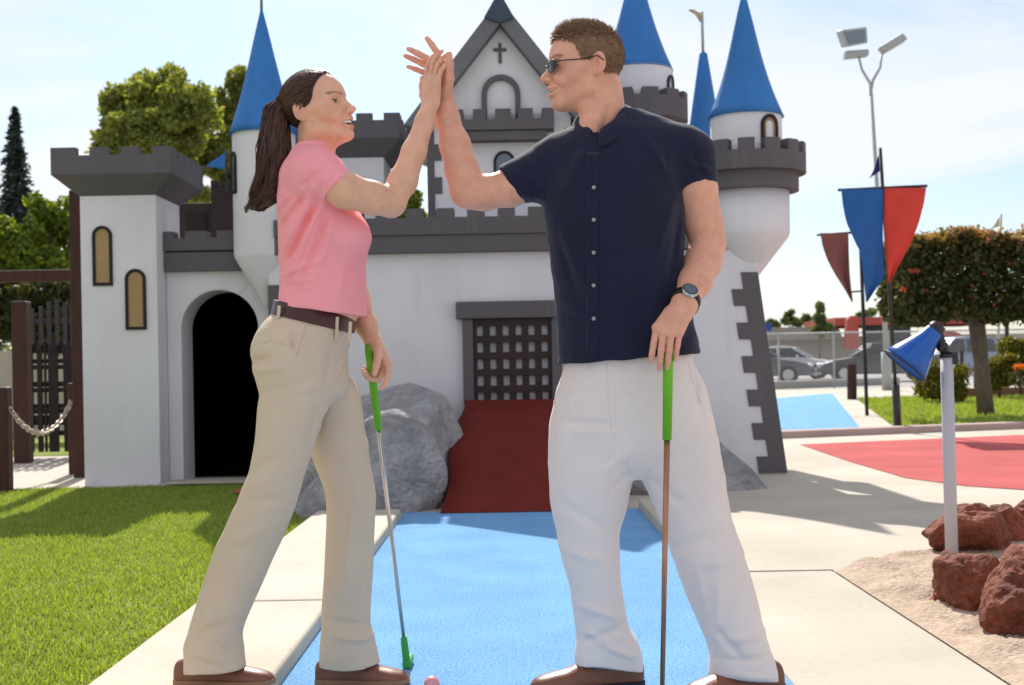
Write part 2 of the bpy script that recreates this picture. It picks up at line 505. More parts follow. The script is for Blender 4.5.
# unseen clouds behind the camera are made brighter, added to fill the players' fronts
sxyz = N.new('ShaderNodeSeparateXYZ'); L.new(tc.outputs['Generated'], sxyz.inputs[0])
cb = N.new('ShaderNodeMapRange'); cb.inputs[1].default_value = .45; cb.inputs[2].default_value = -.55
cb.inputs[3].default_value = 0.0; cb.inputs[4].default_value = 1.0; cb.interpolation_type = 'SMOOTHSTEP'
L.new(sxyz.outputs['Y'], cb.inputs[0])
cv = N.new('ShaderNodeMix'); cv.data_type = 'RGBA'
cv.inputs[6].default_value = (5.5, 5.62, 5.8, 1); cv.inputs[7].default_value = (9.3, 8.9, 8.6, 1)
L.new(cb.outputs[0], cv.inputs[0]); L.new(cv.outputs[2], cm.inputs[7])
tn = N.new('ShaderNodeVectorMath'); tn.operation = 'MULTIPLY'; tn.inputs[1].default_value = (.58, .65, .76)
L.new(sky.outputs[0], tn.inputs[0]); L.new(tn.outputs[0], cm.inputs[6])
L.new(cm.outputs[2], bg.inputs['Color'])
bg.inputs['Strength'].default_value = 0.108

sc.view_settings.view_transform = 'Standard'; sc.view_settings.look = 'None'
sc.view_settings.gamma = 1.0; sc.view_settings.exposure = 0.70
sc.view_settings.use_curve_mapping = False
sc.render.resolution_x=1024;sc.render.resolution_y=685
sc.cycles.use_denoising = True
sc.cycles.max_bounces = 8

# ============================================================ ground
def sheet(name, pts, z, m, label=None):
    mb = MB()
    tri = tessellate_polygon([[Vector((p[0], p[1], 0)) for p in pts]])
    mb._add([(p[0], p[1], z) for p in pts], [tuple(t) for t in tri])
    o = mb.build(name, m)
    # keep every sheet facing up
    me = o.data
    if me.polygons[0].normal.z < 0: me.flip_normals()
    return tag(o, label, kind='structure')


def gp(*px): return [G(a, b) for a, b in px]


sheet('ground', [(-500, -60), (500, -60), (500, 900), (-500, 900)], -.012, M['asphalt'])
sheet('pavement', [(-12, 0.5), (16, 0.5), (16, 37.5), (-12, 37.5)], -.008, M['concrete'])
sheet('lawn_base', [(-9, 1.5), (-1.14, 1.5), (-1.14, 9.62), (-9, 9.62)], -.003, M['soil'])
sheet('blue_putting_lane', [(-.66, 1.0), (.735, 1.0), (.735, 7.6), (-.66, 7.6)], 0.0, M['blue_carpet'])
sheet('red_carpet_area', gp((800, 444), (1100, 431), (1100, 497), (1024, 489), (965, 485), (905, 477), (850, 461)), -.004, M['red_carpet'])
sheet('far_blue_lane', gp((774, 398), (832, 393), (860, 427), (770, 432)), -.004, M['blue_carpet'])
sheet('far_lawn', gp((857, 399), (960, 394), (1150, 391), (1150, 424), (900, 431)), -.003, M['lawn'])
tag(MB().box(X(-60, 380, 19), X(120, 380, 19), 19, 19.2, -.02, Z(40, 350, 19)).build('added_pale_wall', M['concrete'], bevel=.01), 'pale low wall added behind the wooden gate so its holes look bright', 'wall')  # added; its pale face stands in for sunlit ground behind the gate
sheet('back_lawn', [(-9, 13.4), (-3.6, 13.4), (-3.6, 30), (-9, 30)], -.003, M['lawn'])

# kerbs of the near lane: the left one in two lengths with a joint, the right slab
for (y0, y1) in ((1.2, 4.52), (4.53, 7.35)):
    tag(MB().box(-1.135, -.655, y0, y1, -.05, .05).build('lane_kerb', M['kerb'], bevel=.014, seg=3), kind='structure')
tag(MB().box(.735, .90, 5.3, 7.6, -.05, .055).build('lane_kerb', M['kerb'], bevel=.014, seg=3), kind='structure')
tag(MB().box(.742, 1.30, 1.2, 5.27, -.06, -.004).build('path_slab', M['concrete'], bevel=.004), kind='structure')
sheet('slab_joint', [(.74, 5.268), (1.31, 5.268), (1.31, 5.305), (.74, 5.305)], -.0045, M['bark'])
kk = gp((776, 438), (1100, 425)); k2 = gp((776, 443), (1100, 430))
mb = MB()
dxk, dyk = kk[1][0] - kk[0][0], kk[1][1] - kk[0][1]
ln = math.hypot(dxk, dyk); nx, ny = -dyk / ln * .25, dxk / ln * .25
mb.hexa([(kk[0][0], kk[0][1], -.02), (kk[1][0], kk[1][1], -.02), (kk[1][0] + nx, kk[1][1] + ny, -.02), (kk[0][0] + nx, kk[0][1] + ny, -.02)],
        [(kk[0][0], kk[0][1], .07), (kk[1][0], kk[1][1], .07), (kk[1][0] + nx, kk[1][1] + ny, .07), (kk[0][0] + nx, kk[0][1] + ny, .07)])
tag(mb.build('red_area_kerb', M['pinkkerb'], bevel=.015), kind='structure')
c0, c1 = G(700, 392), G(900, 384)
mb = MB(); mb.hexa([(c0[0], c0[1], -.05), (c1[0], c1[1], -.05), (c1[0], c1[1] + .5, -.05), (c0[0], c0[1] + .5, -.05)],
                   [(c0[0], c0[1], .22), (c1[0], c1[1], .22), (c1[0], c1[1] + .5, .22), (c0[0], c0[1] + .5, .22)])
tag(mb.build('car_park_kerb', M['asphalt'], bevel=.03), kind='structure')
sheet('door_step', [(X(170, 480, 9.9), 9.63), (X(330, 480, 9.9), 9.63), (X(330, 480, 9.9), 10.05), (X(170, 480, 9.9), 10.05)], .012, M['concrete'])
sheet('door_path', gp((232, 494), (262, 482), (330, 482), (330, 500), (270, 500)), .016, M['red_carpet'])

# the rough sandy bed on the right: a grid with its own relief
def bed():
    fx = [1.30, 1.75, 2.3, 3.2, 5.0]; fy = [5.27, 5.72, 5.86, 6.0, 6.3]
    nx_, ny_ = 150, 150
    vs, fs, idx = [], [], {}
    for j in range(ny_ + 1):
        for i in range(nx_ + 1):
            x = 1.304 + (4.6 - 1.304) * i / nx_
            ytop = float(np.interp(x, fx, fy)) + .03 * math.sin(x * 9)
            y = 1.6 + (ytop - 1.6) * j / ny_
            e = min(1, (x - 1.304) / .12, (ytop - y) / .10)
            z = -.002 + e * (.022 + .030 * noise.fractal(Vector((x * 2.6, y * 5.2, 0)), 1.0, 2.2, 5) + .010 * noise.noise(Vector((x * 21, y * 34, 3))))
            vs.append((x, y, z))
    for j in range(ny_):
        for i in range(nx_):
            a = j * (nx_ + 1) + i
            fs.append((a, a + 1, a + nx_ + 2, a + nx_ + 1))
    return tag(np_mesh('sand_bed', vs, fs, M['sand']), kind='structure')


bed()


def blades(name, n, xr, yr, hr, w, m, dens=None, keep=None):
    x = RNG.uniform(*xr, n); y = yr[0] + (yr[1] - yr[0]) * RNG.uniform(0, 1, n) ** (dens or 1)
    if keep is not None:
        k = keep(x, y); x, y = x[k], y[k]; n = len(x)
    a = RNG.uniform(0, 6.283, n); h = RNG.uniform(*hr, n)
    h = h * (.75 + .5 * np.sin(x * 5 + np.sin(y * 3)) ** 2)
    b = RNG.uniform(0, 6.283, n); le = h * RNG.uniform(.2, 1.1, n)
    dx, dy = np.cos(a) * w, np.sin(a) * w
    z0 = np.full(n, -.004)
    v = np.stack([np.stack([x - dx, y - dy, z0], 1), np.stack([x + dx, y + dy, z0], 1),
                  np.stack([x + le * np.cos(b), y + le * np.sin(b), h], 1)], 1).reshape(-1, 3)
    f = np.arange(3 * n).reshape(n, 3)
    return tag(np_mesh(name, v, f, m, smooth=False), kind='stuff')


M['blade'] = leaf_mat('grass_blade', (.165, .225, .038), (.34, .42, .095), .38)
blades('grass', 210000, (-6.2, -1.14), (2.6, 9.6), (.008, .024), .0040, M['blade'], dens=1.4,
       keep=lambda x, y: np.abs(x) < y * .46 + .3)
lw = gp((857, 399), (960, 394), (1150, 391), (1150, 424), (900, 431))
def in_poly(x, y, poly):
    r = np.zeros(len(x), bool); n = len(poly)
    for i in range(n):
        (x0, y0), (x1, y1) = poly[i], poly[(i + 1) % n]
        c = (y0 > y) != (y1 > y)
        r ^= c & (x < (x1 - x0) * (y - y0) / (y1 - y0 + 1e-12) + x0)
    return r
blades('grass', 60000, (min(p[0] for p in lw), 13), (min(p[1] for p in lw), 36), (.03, .06), .012, M['blade'],
       keep=lambda x, y: in_poly(x, y, lw))

# ============================================================ rocks
def rock(name, c, r, m, seed, label, cat, group=None, rough=.22, freq=2.2, sub=6, facets=15, rz=0.0, ridge=.10):
    bm = bmesh.new()
    bmesh.ops.create_icosphere(bm, subdivisions=sub, radius=1.0)
    off = Vector((seed * 7.3, seed * 3.1, seed * 1.7))
    ca, sa = math.cos(rz), math.sin(rz)
    rr_ = random.Random(seed)
    planes = []
    for _ in range(facets):
        d = Vector((rr_.gauss(0, 1), rr_.gauss(0, 1), rr_.gauss(0, .8))).normalized()
        planes.append((d, rr_.uniform(.62, .90)))
    for v in bm.verts:
        p = v.co.copy()
        e = sum(math.exp(-14 * (min(3.0, d_ / max(.05, n_.dot(p))) - .5)) for n_, d_ in planes) + math.exp(-14 * .62)
        v.co = p * (.5 - math.log(e) / 14)
        cut = v.co.length
        n1 = noise.fractal(p * freq * .6 + off, 1.0, 2.0, 3)
        n2 = noise.fractal(p * freq * 2.4 + off, .9, 2.1, 5)
        cell = noise.voronoi(p * freq * 1.1 + off)[0]
        s = 1 + rough * n1 + rough * .24 * n2 + ridge * (cell[1] - cell[0]) - ridge * .5
        q = Vector((p.x * r[0], p.y * r[1], p.z * r[2])) * s * cut * 1.12
        v.co = Vector((c[0] + q.x * ca - q.y * sa, c[1] + q.x * sa + q.y * ca, c[2] + q.z))
    for f in bm.faces: f.smooth = True
    me = bpy.data.meshes.new(name); bm.to_mesh(me); bm.free()
    me.materials.append(m)
    o = bpy.data.objects.new(name, me); COL.objects.link(o)
    return tag(o, label, cat, group)


p = W(388, 470, 8.95)
rock('boulder', (p[0] + .04, 8.95, .06), (.72, .76, .80), M['boulder'], 5, 'large rounded grey boulder left of the maroon ramp', 'boulder', 'grey boulders beside the ramp', .09, 1.2, ridge=.05, facets=7)
p = W(392, 485, 7.75)
rock('boulder', (p[0] - .15, 7.85, .08), (.42, .50, .44), M['boulder'], 9, 'lower grey boulder with pale sunlit face at the end of the left kerb', 'boulder', 'grey boulders beside the ramp', .10, 1.3, ridge=.05, facets=7)
p = W(672, 480, 8.8)
rock('boulder', (p[0] - .02, 8.9, -.02), (.64, .60, .46), M['boulder'], 12, 'grey boulder behind the man tapering down to the castle corner', 'boulder', 'grey boulders beside the ramp', .09, 1.3, ridge=.05, facets=7)
for (px, py, Y, r, zc_, sd_, lab) in (
        (958, 545, 5.66, (.170, .15, .150), .085, 21, 'dark red lava rock right behind the foot of the lamp post'),
        (1012, 540, 5.85, (.14, .13, .105), .060, 33, 'small dark lava rock behind the other red rocks'),
        (964, 592, 4.42, (.150, .22, .120), .065, 44, 'low red lava rock in front of the lamp post'),
        (1038, 600, 3.98, (.165, .21, .165), .085, 57, 'tall red lava rock cut by the right edge of the photo'),
        (1032, 515, 6.4, (.10, .10, .10), .07, 61, 'topmost small red lava rock at the right edge of the photo')):
    p = W(px, py, Y)
    rock('lava_rock', (p[0], Y, zc_), r, M['lava'], sd_, lab, 'rock', 'red lava rocks in the sandy bed', .22, 1.7, 6, ridge=.12)
# ============================================================ the castle
cx0 = X(500, 480, 10.2)
castle = empty('castle', (cx0, 10.2, 0), 'white miniature golf castle with blue cone spires and grey battlements', 'castle')


def arch_outline(xc, hw, z0, zt, n=16):
    zs = zt - hw
    return [(xc - hw, z0)] + [(xc - hw * math.cos(math.pi * i / n), zs + hw * math.sin(math.pi * i / n)) for i in range(n + 1)] + [(xc + hw, z0)]


def arch_window(parent, xc, hw, z0, zt, y, pane_mat, fw=.022, frame='frame_dark', proud=.014):
    o = MB().prism(arch_outline(xc, hw, z0, zt), [arch_outline(xc, hw - fw, z0 + fw, zt - fw)], y - proud, y - .001)
    o.build('window_frame', M[frame], parent, bevel=.002)
    MB().prism(arch_outline(xc, hw - fw + .002, z0 + fw - .002, zt - fw + .002), [], y - .006, y - .002).build('window_pane', pane_mat, parent)


def curved_window(parent, cx, cy, r, ang, hw, z0, zt, pane_mat, fw=.022):
    """arched window bent round a drum; ang measured from the front, positive to the right"""
    def bend(outer, hole, r0, r1):
        mb = MB(); mb.prism(outer, hole, r0, r1)
        mb.v = [(cx + v[1] * math.sin(ang + v[0] / r), cy - v[1] * math.cos(ang + v[0] / r), v[2]) for v in mb.v]
        return mb
    bend(arch_outline(0, hw, z0, zt), [arch_outline(0, hw - fw, z0 + fw, zt - fw)], r - .01, r + .014).build('window_frame', M['frame_dark'], parent)
    bend(arch_outline(0, hw - fw + .002, z0 + fw - .002, zt - fw + .002), [], r - .01, r + .004).build('window_pane', pane_mat, parent)


def crenel(u0, u1, z0, z1, zm, merlons):
    pts = [(u0, z0), (u1, z0), (u1, z1)]
    for a, b in sorted(merlons, reverse=True):
        pts += [(b, z1), (b, zm), (a, zm), (a, z1)]
    pts.append((u0, z1))
    out = []
    for p in pts:
        if not out or math.hypot(p[0] - out[-1][0], p[1] - out[-1][1]) > 1e-6: out.append(p)
    if math.hypot(out[0][0] - out[-1][0], out[0][1] - out[-1][1]) < 1e-6: out.pop()
    return out


def even(u0, u1, n, fill=.56):
    """n merlons, one at each end"""
    w = (u1 - u0) / (n + (n - 1) * (1 - fill) / fill); g = w * (1 - fill) / fill
    return [(u0 + i * (w + g), u0 + i * (w + g) + w) for i in range(n)]


def square_tower(x0, x1, y0, y1, zb, oh, zc, zp, zm, front, nside, name='square_tower', th=.07, body=None, crown=None):
    """body box, flared corbel and a crenellated crown"""
    body = body or M['stucco']; crown = crown or M['trim']
    t = MB().box(x0, x1, y0, y1, -.02, zb).build(name, body, castle, bevel=.006)
    a0, a1, b0, b1 = x0 - oh, x1 + oh, y0 - oh, y1 + oh
    c = MB()
    c.hexa([(x0 - .004, y0 - .004, zb - .004), (x1 + .004, y0 - .004, zb - .004), (x1 + .004, y1, zb - .004), (x0 - .004, y1, zb - .004)],
           [(a0, b0, zc), (a1, b0, zc), (a1, b1, zc), (a0, b1, zc)])
    c.prism(crenel(a0, a1, zc + .0006, zp, zm, front), [], b0, b0 + th)
    c.prism(crenel(a0, a1, zc + .0006, zp, zm, even(a0, a1, 4)), [], b1 - th, b1)
    ms = even(b0 + th, b1 - th, nside)
    ms = [(max(a, b0 + th + .0005), min(b, b1 - th - .0005)) for a, b in ms]
    for xa, xb in ((a0, a0 + th), (a1 - th, a1)):
        c.prism(crenel(b0 + th, b1 - th, zc + .0006, zp, zm, ms), [], xa, xb, plane='yz')
    c.build('battlement', crown, t, bevel=.005)
    return t


# ---- left corner tower
YT = 9.80
x0, x1 = X(82, 330, YT), X(158, 330, YT)
zb = Z(120, 195, YT)
fy = YT - .15
fronts = [(X(a, 150, fy), X(b, 150, fy)) for a, b in ((57, 76), (90, 108), (121, 139), (152, 167))]
a0, a1 = x0 - .16, x1 + .16
fronts[0] = (a0, fronts[0][1]); fronts[-1] = (fronts[-1][0], a1)
tower = square_tower(x0, x1, YT, 10.5, zb, .16, Z(110, 174, fy), Z(110, 155, fy), Z(110, 147, fy), fronts, 5)
for (pa, pb, ya, yb) in ((93, 113, 226, 286), (125, 146, 269, 330)):
    arch_window(tower, (X(pa, 270, YT) + X(pb, 270, YT)) / 2, (X(pb, 270, YT) - X(pa, 270, YT)) / 2, Z(pa, yb, YT), Z(pa, ya, YT), YT, M['tan_pane'], fw=.024)

# ---- arch wall with the dark passage
YA = 10.05
ax0, ax1 = x1 + .002, X(272, 380, YA)
ztop = Z(210, 262, YA)
wo = [(ax0, -.02), (ax1, -.02), (ax1, ztop), (ax0, ztop)]
xc = (X(183, 430, YA) + X(260, 430, YA)) / 2; hw = (X(260, 430, YA) - X(183, 430, YA)) / 2
zt = Z(222, 290, YA)
wallp = MB().prism([(ax0, -.02)] + arch_outline(xc, hw, -.02, zt, 24) + [(ax1, -.02), (ax1, ztop), (ax0, ztop)], [], YA, YA + .36).build('archway_wall', M['stucco'], castle, bevel=.008)
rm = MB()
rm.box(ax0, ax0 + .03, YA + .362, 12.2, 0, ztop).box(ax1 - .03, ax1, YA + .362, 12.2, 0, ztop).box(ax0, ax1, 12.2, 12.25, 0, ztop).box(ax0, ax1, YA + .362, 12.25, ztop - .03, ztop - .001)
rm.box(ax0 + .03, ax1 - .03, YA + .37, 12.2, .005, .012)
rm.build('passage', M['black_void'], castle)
py0 = YA - .06
pr = MB()
pa0, pa1 = x1 + .004, X(275, 250, py0)
pr.prism([(pa0, Z(200, 271, py0)), (pa1, Z(200, 271, py0)), (pa1, Z(200, 252, py0)), (pa0, Z(200, 252, py0))], [], py0, py0 + .16)
ms = [(X(a, 240, py0), X(b, 240, py0)) for a, b in ((162, 174), (185, 207), (217, 240), (250, 272))]
ms[0] = (pa0, ms[0][1])
pr.prism(crenel(pa0, pa1, Z(200, 250.6, py0), Z(200, 238, py0), Z(200, 231, py0), ms), [], py0 - .012, py0 + .14)
pr.build('parapet', M['trim'], wallp, bevel=.005)

# ---- brown keep seen behind the arch wall
yk = 11.2
kx0, kx1, kx2 = X(170, 200, yk), X(214, 200, yk), X(250, 200, yk)
kp = MB()
kp.box(kx0, kx1, yk, yk + .5, ztop + .002, Z(200, 203, yk))
kp.box(kx1 + .0005, kx2, yk - .12, yk + .5, ztop + .002, Z(225, 188, yk))
ko = kp.build('brown_keep', M['brown_wall'], castle, bevel=.008)
MB().prism(crenel(kx1, kx2, Z(225, 188, yk) + .001, Z(225, 187.5, yk), Z(225, 182, yk), even(kx1, kx2, 3)), [], yk - .12, yk - .04).build('battlement', M['brown_wall'], ko, bevel=.004)
MB().prism([(X(186, 200, yk), ztop + .01), (X(206, 200, yk), ztop + .01), (X(206, 213, yk), Z(206, 213, yk)), (X(186, 213, yk), Z(186, 213, yk))], [], yk - .012, yk - .001).build('keep_recess', M['frame_dark'], ko, bevel=.003)  # dark of the door recess put into a flat panel's colour
fl = W(226, 152, 10.75); fb = W(227, 200, 10.75)
fp = MB().tube([fb, fl + np.array([0, 0, .03])], .008).build('pennant_pole', M['black_metal'], castle)


def pennant(name, p_top, p_tip, p_bot, m, parent, wav=.02):
    vs, fs = [], []
    n = 14
    P0, P1, P2 = (np.array(q, float) for q in (p_top, p_tip, p_bot))
    for i in range(n + 1):
        t = i / n
        for k in range(5):
            s = k / 4
            q = P0 * (1 - t) * (1 - s) + P2 * (1 - t) * s + P1 * t
            q[1] += wav * math.sin(t * 7 + s) * t ** .6
            vs.append(q)
    for i in range(n):
        for k in range(4):
            fs.append((i * 5 + k, i * 5 + k + 1, i * 5 + k + 6, i * 5 + k + 5))
    o = np_mesh(name, vs, fs, m, parent)
    s = o.modifiers.new('cloth', 'SOLIDIFY'); s.thickness = .004
    return o


pennant('pennant', W(226, 152, 10.75), W(206, 166, 10.75), W(225, 170, 10.75), M['blue_roof'], fp)


# ---- round turrets
def cone_profile(r, z0, z1, flare=.12, n=14):
    out = []
    for i in range(n + 1):
        t = i / n
        out.append((max(.004, r * (1 - t) * (1 - flare * math.sin(math.pi * t))), z0 + (z1 - z0) * t))
    return out


def round_battlement(cx, cy, r_out, z0, z1, zm, nmer, parent, th=.06, lip=None, phase=0.0):
    b = MB()
    b.arc_block(cx, cy, r_out - th, r_out, 0, 2 * math.pi, z0, z1, 72)
    if lip: b.arc_block(cx, cy, lip[0] - th, lip[0], 0, 2 * math.pi, lip[1], z0 - .0005, 72)
    da = 2 * math.pi / nmer
    for i in range(nmer):
        a = i * da + phase
        b.arc_block(cx, cy, r_out - th, r_out, a, a + da * .62, z1 + .0005, zm, 6)
    return b.build('battlement', M['trim'], parent)


# left turret (in front of the arch wall corner)
YL = 9.95
tcx = X(265, 200, YL); sL = YL / F
tr = MB().lathe(tcx, YL, [(.02, Z(268, 306, YL)), (.235, Z(265, 259, YL)), (.243, Z(265, 255, YL)), (.243, Z(265, 134, YL))], 48).build('round_turret', M['stucco'], castle)
MB().lathe(tcx, YL, [(.20, Z(265, 134.2, YL))] + cone_profile(.268, Z(265, 134, YL) - .012, Z(265, 6, YL), .10), 48).build('cone_roof', M['blue_roof'], tr)
MB().lathe(tcx, YL, [(.012, Z(265, 9, YL)), (.010, Z(265, -4, YL)), (.001, Z(265, -8, YL))], 12).build('finial', M['slate'], tr)
curved_window(tr, tcx, YL, .243, math.radians(-62), .060, Z(237, 196, YL), Z(237, 154, YL), M['pane'])
curved_window(tr, tcx, YL, .243, math.radians(20), .060, Z(237, 196, YL), Z(237, 154, YL), M['tan_pane'])

# right turret on the castle's front corner
YR = 9.95
rcx = X(746.5, 165, YR)
rt = MB().lathe(rcx, YR, [(.03, Z(756, 284, YR)), (.312, Z(746, 238, YR)), (.322, Z(746, 233, YR)), (.322, Z(746, 192, YR)), (.275, Z(746, 190, YR)), (.275, Z(746, 117, YR))], 56).build('round_turret', M['stucco'], castle)
MB().lathe(rcx, YR, [(.2, Z(746, 117.2, YR))] + cone_profile(.293, Z(746, 117, YR) - .012, Z(746, -12, YR), .16), 56).build('cone_roof', M['blue_roof'], rt)
round_battlement(rcx, YR, .452, Z(746, 176, YR), Z(746, 158, YR), Z(746, 147, YR), 14, rt, th=.10, lip=(.395, Z(746, 193, YR)), phase=math.radians(-57))
MB().arc_block(rcx, YR, .26, .36, 0, 2 * math.pi, Z(746, 176, YR), Z(746, 172, YR), 48).build('walkway', M['trim'], rt)
curved_window(rt, rcx, YR, .275, math.radians(30), .082, Z(763, 160, YR), Z(763, 120, YR), M['tan_pane'], fw=.026)

# rear turret behind the man's head
YB = 11.4
bcx = X(637, 90, YB); sB = YB / F
bt = MB().lathe(bcx, YB, [(36 * sB, 1.6), (36 * sB, Z(637, 71, YB))], 48).build('round_turret', M['stucco'], castle)
MB().lathe(bcx, YB, [(.2, Z(637, 71.2, YB))] + cone_profile(36.5 * sB, Z(637, 71, YB) - .012, Z(637, -42, YB), .12), 48).build('cone_roof', M['blue_roof'], bt)
round_battlement(bcx, YB, 50 * sB, Z(637, 124, YB), Z(637, 104, YB), Z(637, 97, YB), 12, bt, th=.12)
curved_window(bt, bcx, YB, 36 * sB, math.radians(62), .075, Z(666, 100, YB), Z(666, 79, YB), M['pane'])

# slim spire with a tan pennant
YS = 12.0
scx = X(704, 100, YS); sS = YS / F
sp = MB().lathe(scx, YS, [(.10, 1.7), (.10, Z(704, 165, YS))], 20).build('slim_turret', M['stucco'], castle)
MB().lathe(scx, YS, [(.05, Z(704, 165, YS) - .01), (22 * sS, Z(704, 165, YS) - .01), (14.5 * sS, Z(704, 122, YS)), (9.5 * sS, Z(704, 90, YS)), (4 * sS, Z(704, 54, YS)), (.004, Z(704, 51, YS))], 24).build('cone_roof', M['blue_roof'], sp)
fp = MB().tube([W(703, 53, YS), W(702, 12, YS)], .014).build('pennant_pole', M['lamp_grey'], castle)
pennant('pennant', W(702, 13, YS), W(689, 9, YS), W(702, 24, YS), M['flag_tan'], fp, .03)

# ---- main front wall with its battered right corner
YF = 9.80
q = lambda px, py, Y=YF: (X(px, py, Y), Z(px, py, Y))
fo = [(X(272, 480, YF), -.02), (X(787, 480, YF), -.02), q(757, 262), q(752, 250), (X(272, 480, YF), Z(300, 250, YF))]
front = MB().prism(fo, [], YF, YF + .5).build('front_wall', M['stucco'], castle, bevel=.008)


def quoins(e0, e1, n, wide, narrow, side, y, th=.03, name='quoin_strip', parent=None):
    """stepped dark corner blocks along an edge from e0 (bottom) to e1 (top)"""
    out, inn = [], []
    for i in range(n):
        for t in (i / n, (i + 1) / n):
            ex, ez = e0[0] + (e1[0] - e0[0]) * t, e0[1] + (e1[1] - e0[1]) * t
            w = wide if i % 2 == 0 else narrow
            inn.append((ex + side * w, ez)); out.append((ex, ez))
    o2 = [out[0], out[-1]]
    pts = [(p[0] - side * .004, p[1]) for p in o2[:1]] + inn + [(p[0] - side * .004, p[1]) for p in o2[1:]]
    return MB().prism(pts, [], y - .012, y + th).build(name, M['trim'], parent or castle, bevel=.003)


quoins((X(787, 480, YF), .0), q(757, 272), 12, .215, .125, -1, YF, parent=front)
quoins((X(272, 480, YF), .0), (X(272, 480, YF), Z(280, 285, YF)), 12, .16, .09, 1, YF, parent=front)

yp = YF - .07
pp = MB()
p0, p1 = X(274, 230, yp), X(712, 230, yp)
zA, zB_, zC, zD = Z(460, 252, yp), Z(460, 234.5, yp), Z(460, 217, yp), Z(460, 208, yp)
pp.box(p0, p1, yp, yp + .2, zA, zB_)
pitch = 30.5 * yp / F
ms = []
u = X(467, 212, yp) - 8 * pitch
while u < p1:
    a, b = max(u, p0), min(u + 17.5 * yp / F, p1)
    if b - a > .02: ms.append((a, b))
    u += pitch
pp.prism(crenel(p0, p1, zB_ + .0006, zC, zD, ms), [], yp - .016, yp + .14)
pp.build('parapet', M['trim'], front, bevel=.004)
MB().box(X(274, 230, 9.9), X(730, 230, 9.9), YF + .502, 13.2, 1.55, 1.62).build('roof_deck', M['trim'], castle)
sw = MB()
sw.box(X(274, 230, YF), X(274, 230, YF) + .1, YF + .502, 13.2, 0, 1.55).box(X(757, 300, YF) - .12, X(757, 300, YF), YF + .502, 13.2, 0, 1.55).box(X(274, 230, YF) + .101, X(757, 300, YF) - .121, 13.1, 13.2, 0, 1.549)
sw.build('rear_wall', M['stucco'], castle)

# ---- portcullis window
wx0, wx1 = X(463, 350, YF), X(562, 350, YF)
zs, zl0, zl1 = Z(510, 404, YF), Z(505, 318.5, YF), Z(505, 301.5, YF)
fr = MB()
jw = 10.5 * YF / F
fr.box(wx0, wx0 + jw, YF - .075, YF - .001, zs, zl0 - .0005).box(wx1 - jw, wx1, YF - .075, YF - .001, zs, zl0 - .0005)
fr.box(wx0 - 6 * YF / F, wx1 + 6 * YF / F, YF - .10, YF - .001, zl0, zl1)
gate = fr.build('portcullis_window', M['trim'], front, bevel=.007)
la = MB()
gx0, gx1 = wx0 + jw + .0005, wx1 - jw - .0005
nv, nh = 7, 6
for i in range(nv):
    xm = gx0 + (gx1 - gx0) * (i + .03) / (nv - .94)
    la.box(max(gx0, xm - .027), min(gx1, xm + .027), YF - .045, YF - .020, zs, zl0 - .002)
for j in range(nh):
    zm = zl0 - .03 - (zl0 - zs - .02) * j / (nh - 1)
    la.box(gx0, gx1, YF - .052, YF - .0455, zm - .027, zm + .027)
la.build('lattice', M['lattice'], gate, bevel=.002)

# ---- maroon ramp
def ramp():
    n = 20
    bl, br, tl, t_r = X(440, 513, 7.5), X(622, 513, 7.5), X(463, 400, YF - .1), X(566, 400, YF - .1)
    vs, fs = [], []
    zt_ = Z(510, 400, YF - .1)
    for i in range(n + 1):
        t = i / n
        y = 7.5 + (YF - .002 - .1 - 7.5) * t
        z = zt_ * (t + .10 * math.sin(math.pi * t)) + .004
        xl, xr = bl + (tl - bl) * t + .025 * math.sin(t * 9), br + (t_r - br) * t
        for k in range(9):
            vs.append((xl + (xr - xl) * k / 8, y, z))
        vs.append((xl, y, -.02)); vs.append((xr, y, -.02))
    for i in range(n):
        a, b = i * 11, i * 11 + 11
        for k in range(8): fs.append((a + k, a + k + 1, b + k + 1, b + k))
        fs.append((a + 9, a, b, b + 9)); fs.append((a + 8, a + 10, b + 10, b + 8))
    o = np_mesh('carpet_ramp', vs, fs, M['maroon'], smooth=True)
    return tag(o, 'maroon carpeted ramp rising from the blue lane to the lattice window', 'ramp')


ramp()

# ---- square tower behind the woman's head
YC = 10.5
t2 = square_tower(X(296, 180, YC), X(384, 180, YC), YC, 11.15, Z(370, 157, YC), .15, Z(370, 138, YC - .15), Z(370, 120, YC - .15), Z(370, 113, YC - .15),
                  even(X(296, 180, YC) - .15, X(384, 180, YC) + .15, 5, .58), 4, 'square_tower')

# ---- gabled chapel front
YG = 10.35
g = lambda px, py, Y=YG: (X(px, py, Y), Z(px, py, Y))
gxl, gxr = X(428, 180, YG), X(572, 180, YG)
apx = X(500, 10, YG)
gab = MB().prism([(gxl, 1.5), (gxr, 1.5), (gxr, Z(572, 95, YG)), (apx, Z(500, 10, YG)), (gxl, Z(428, 95, YG))], [], YG, YG + 1.9).build('chapel', M['stucco'], castle, bevel=.006)
yr = YG - .13
A = (X(499.5, -2, yr), Z(499.5, -2, yr)); Le = g(404, 124, yr); Re = g(596, 120, yr)
tw = 15.5 * yr / F
A2 = (A[0], A[1] - tw * 1.62); L2 = (Le[0] + tw * .95, Le[1] - tw * .35); R2 = (Re[0] - tw * .95, Re[1] - tw * .35)
MB().prism([Le, L2, A2, R2, Re, A], [], yr, YG + 2.0).build('roof', M['slate'], gab, bevel=.005)
yc = yr - .03
MB().prism([g(484, 17, yc), g(492, 20, yc), g(500, 23, yc), g(507, 20, yc), g(514, 17, yc), g(501, -6, yc), g(497, -6, yc)], [], yc, yc + .12).build('ridge_cap', M['cap_blue'], gab, bevel=.006)
ct = 1.6 * YG / F
cxm, czm = g(500, 50)
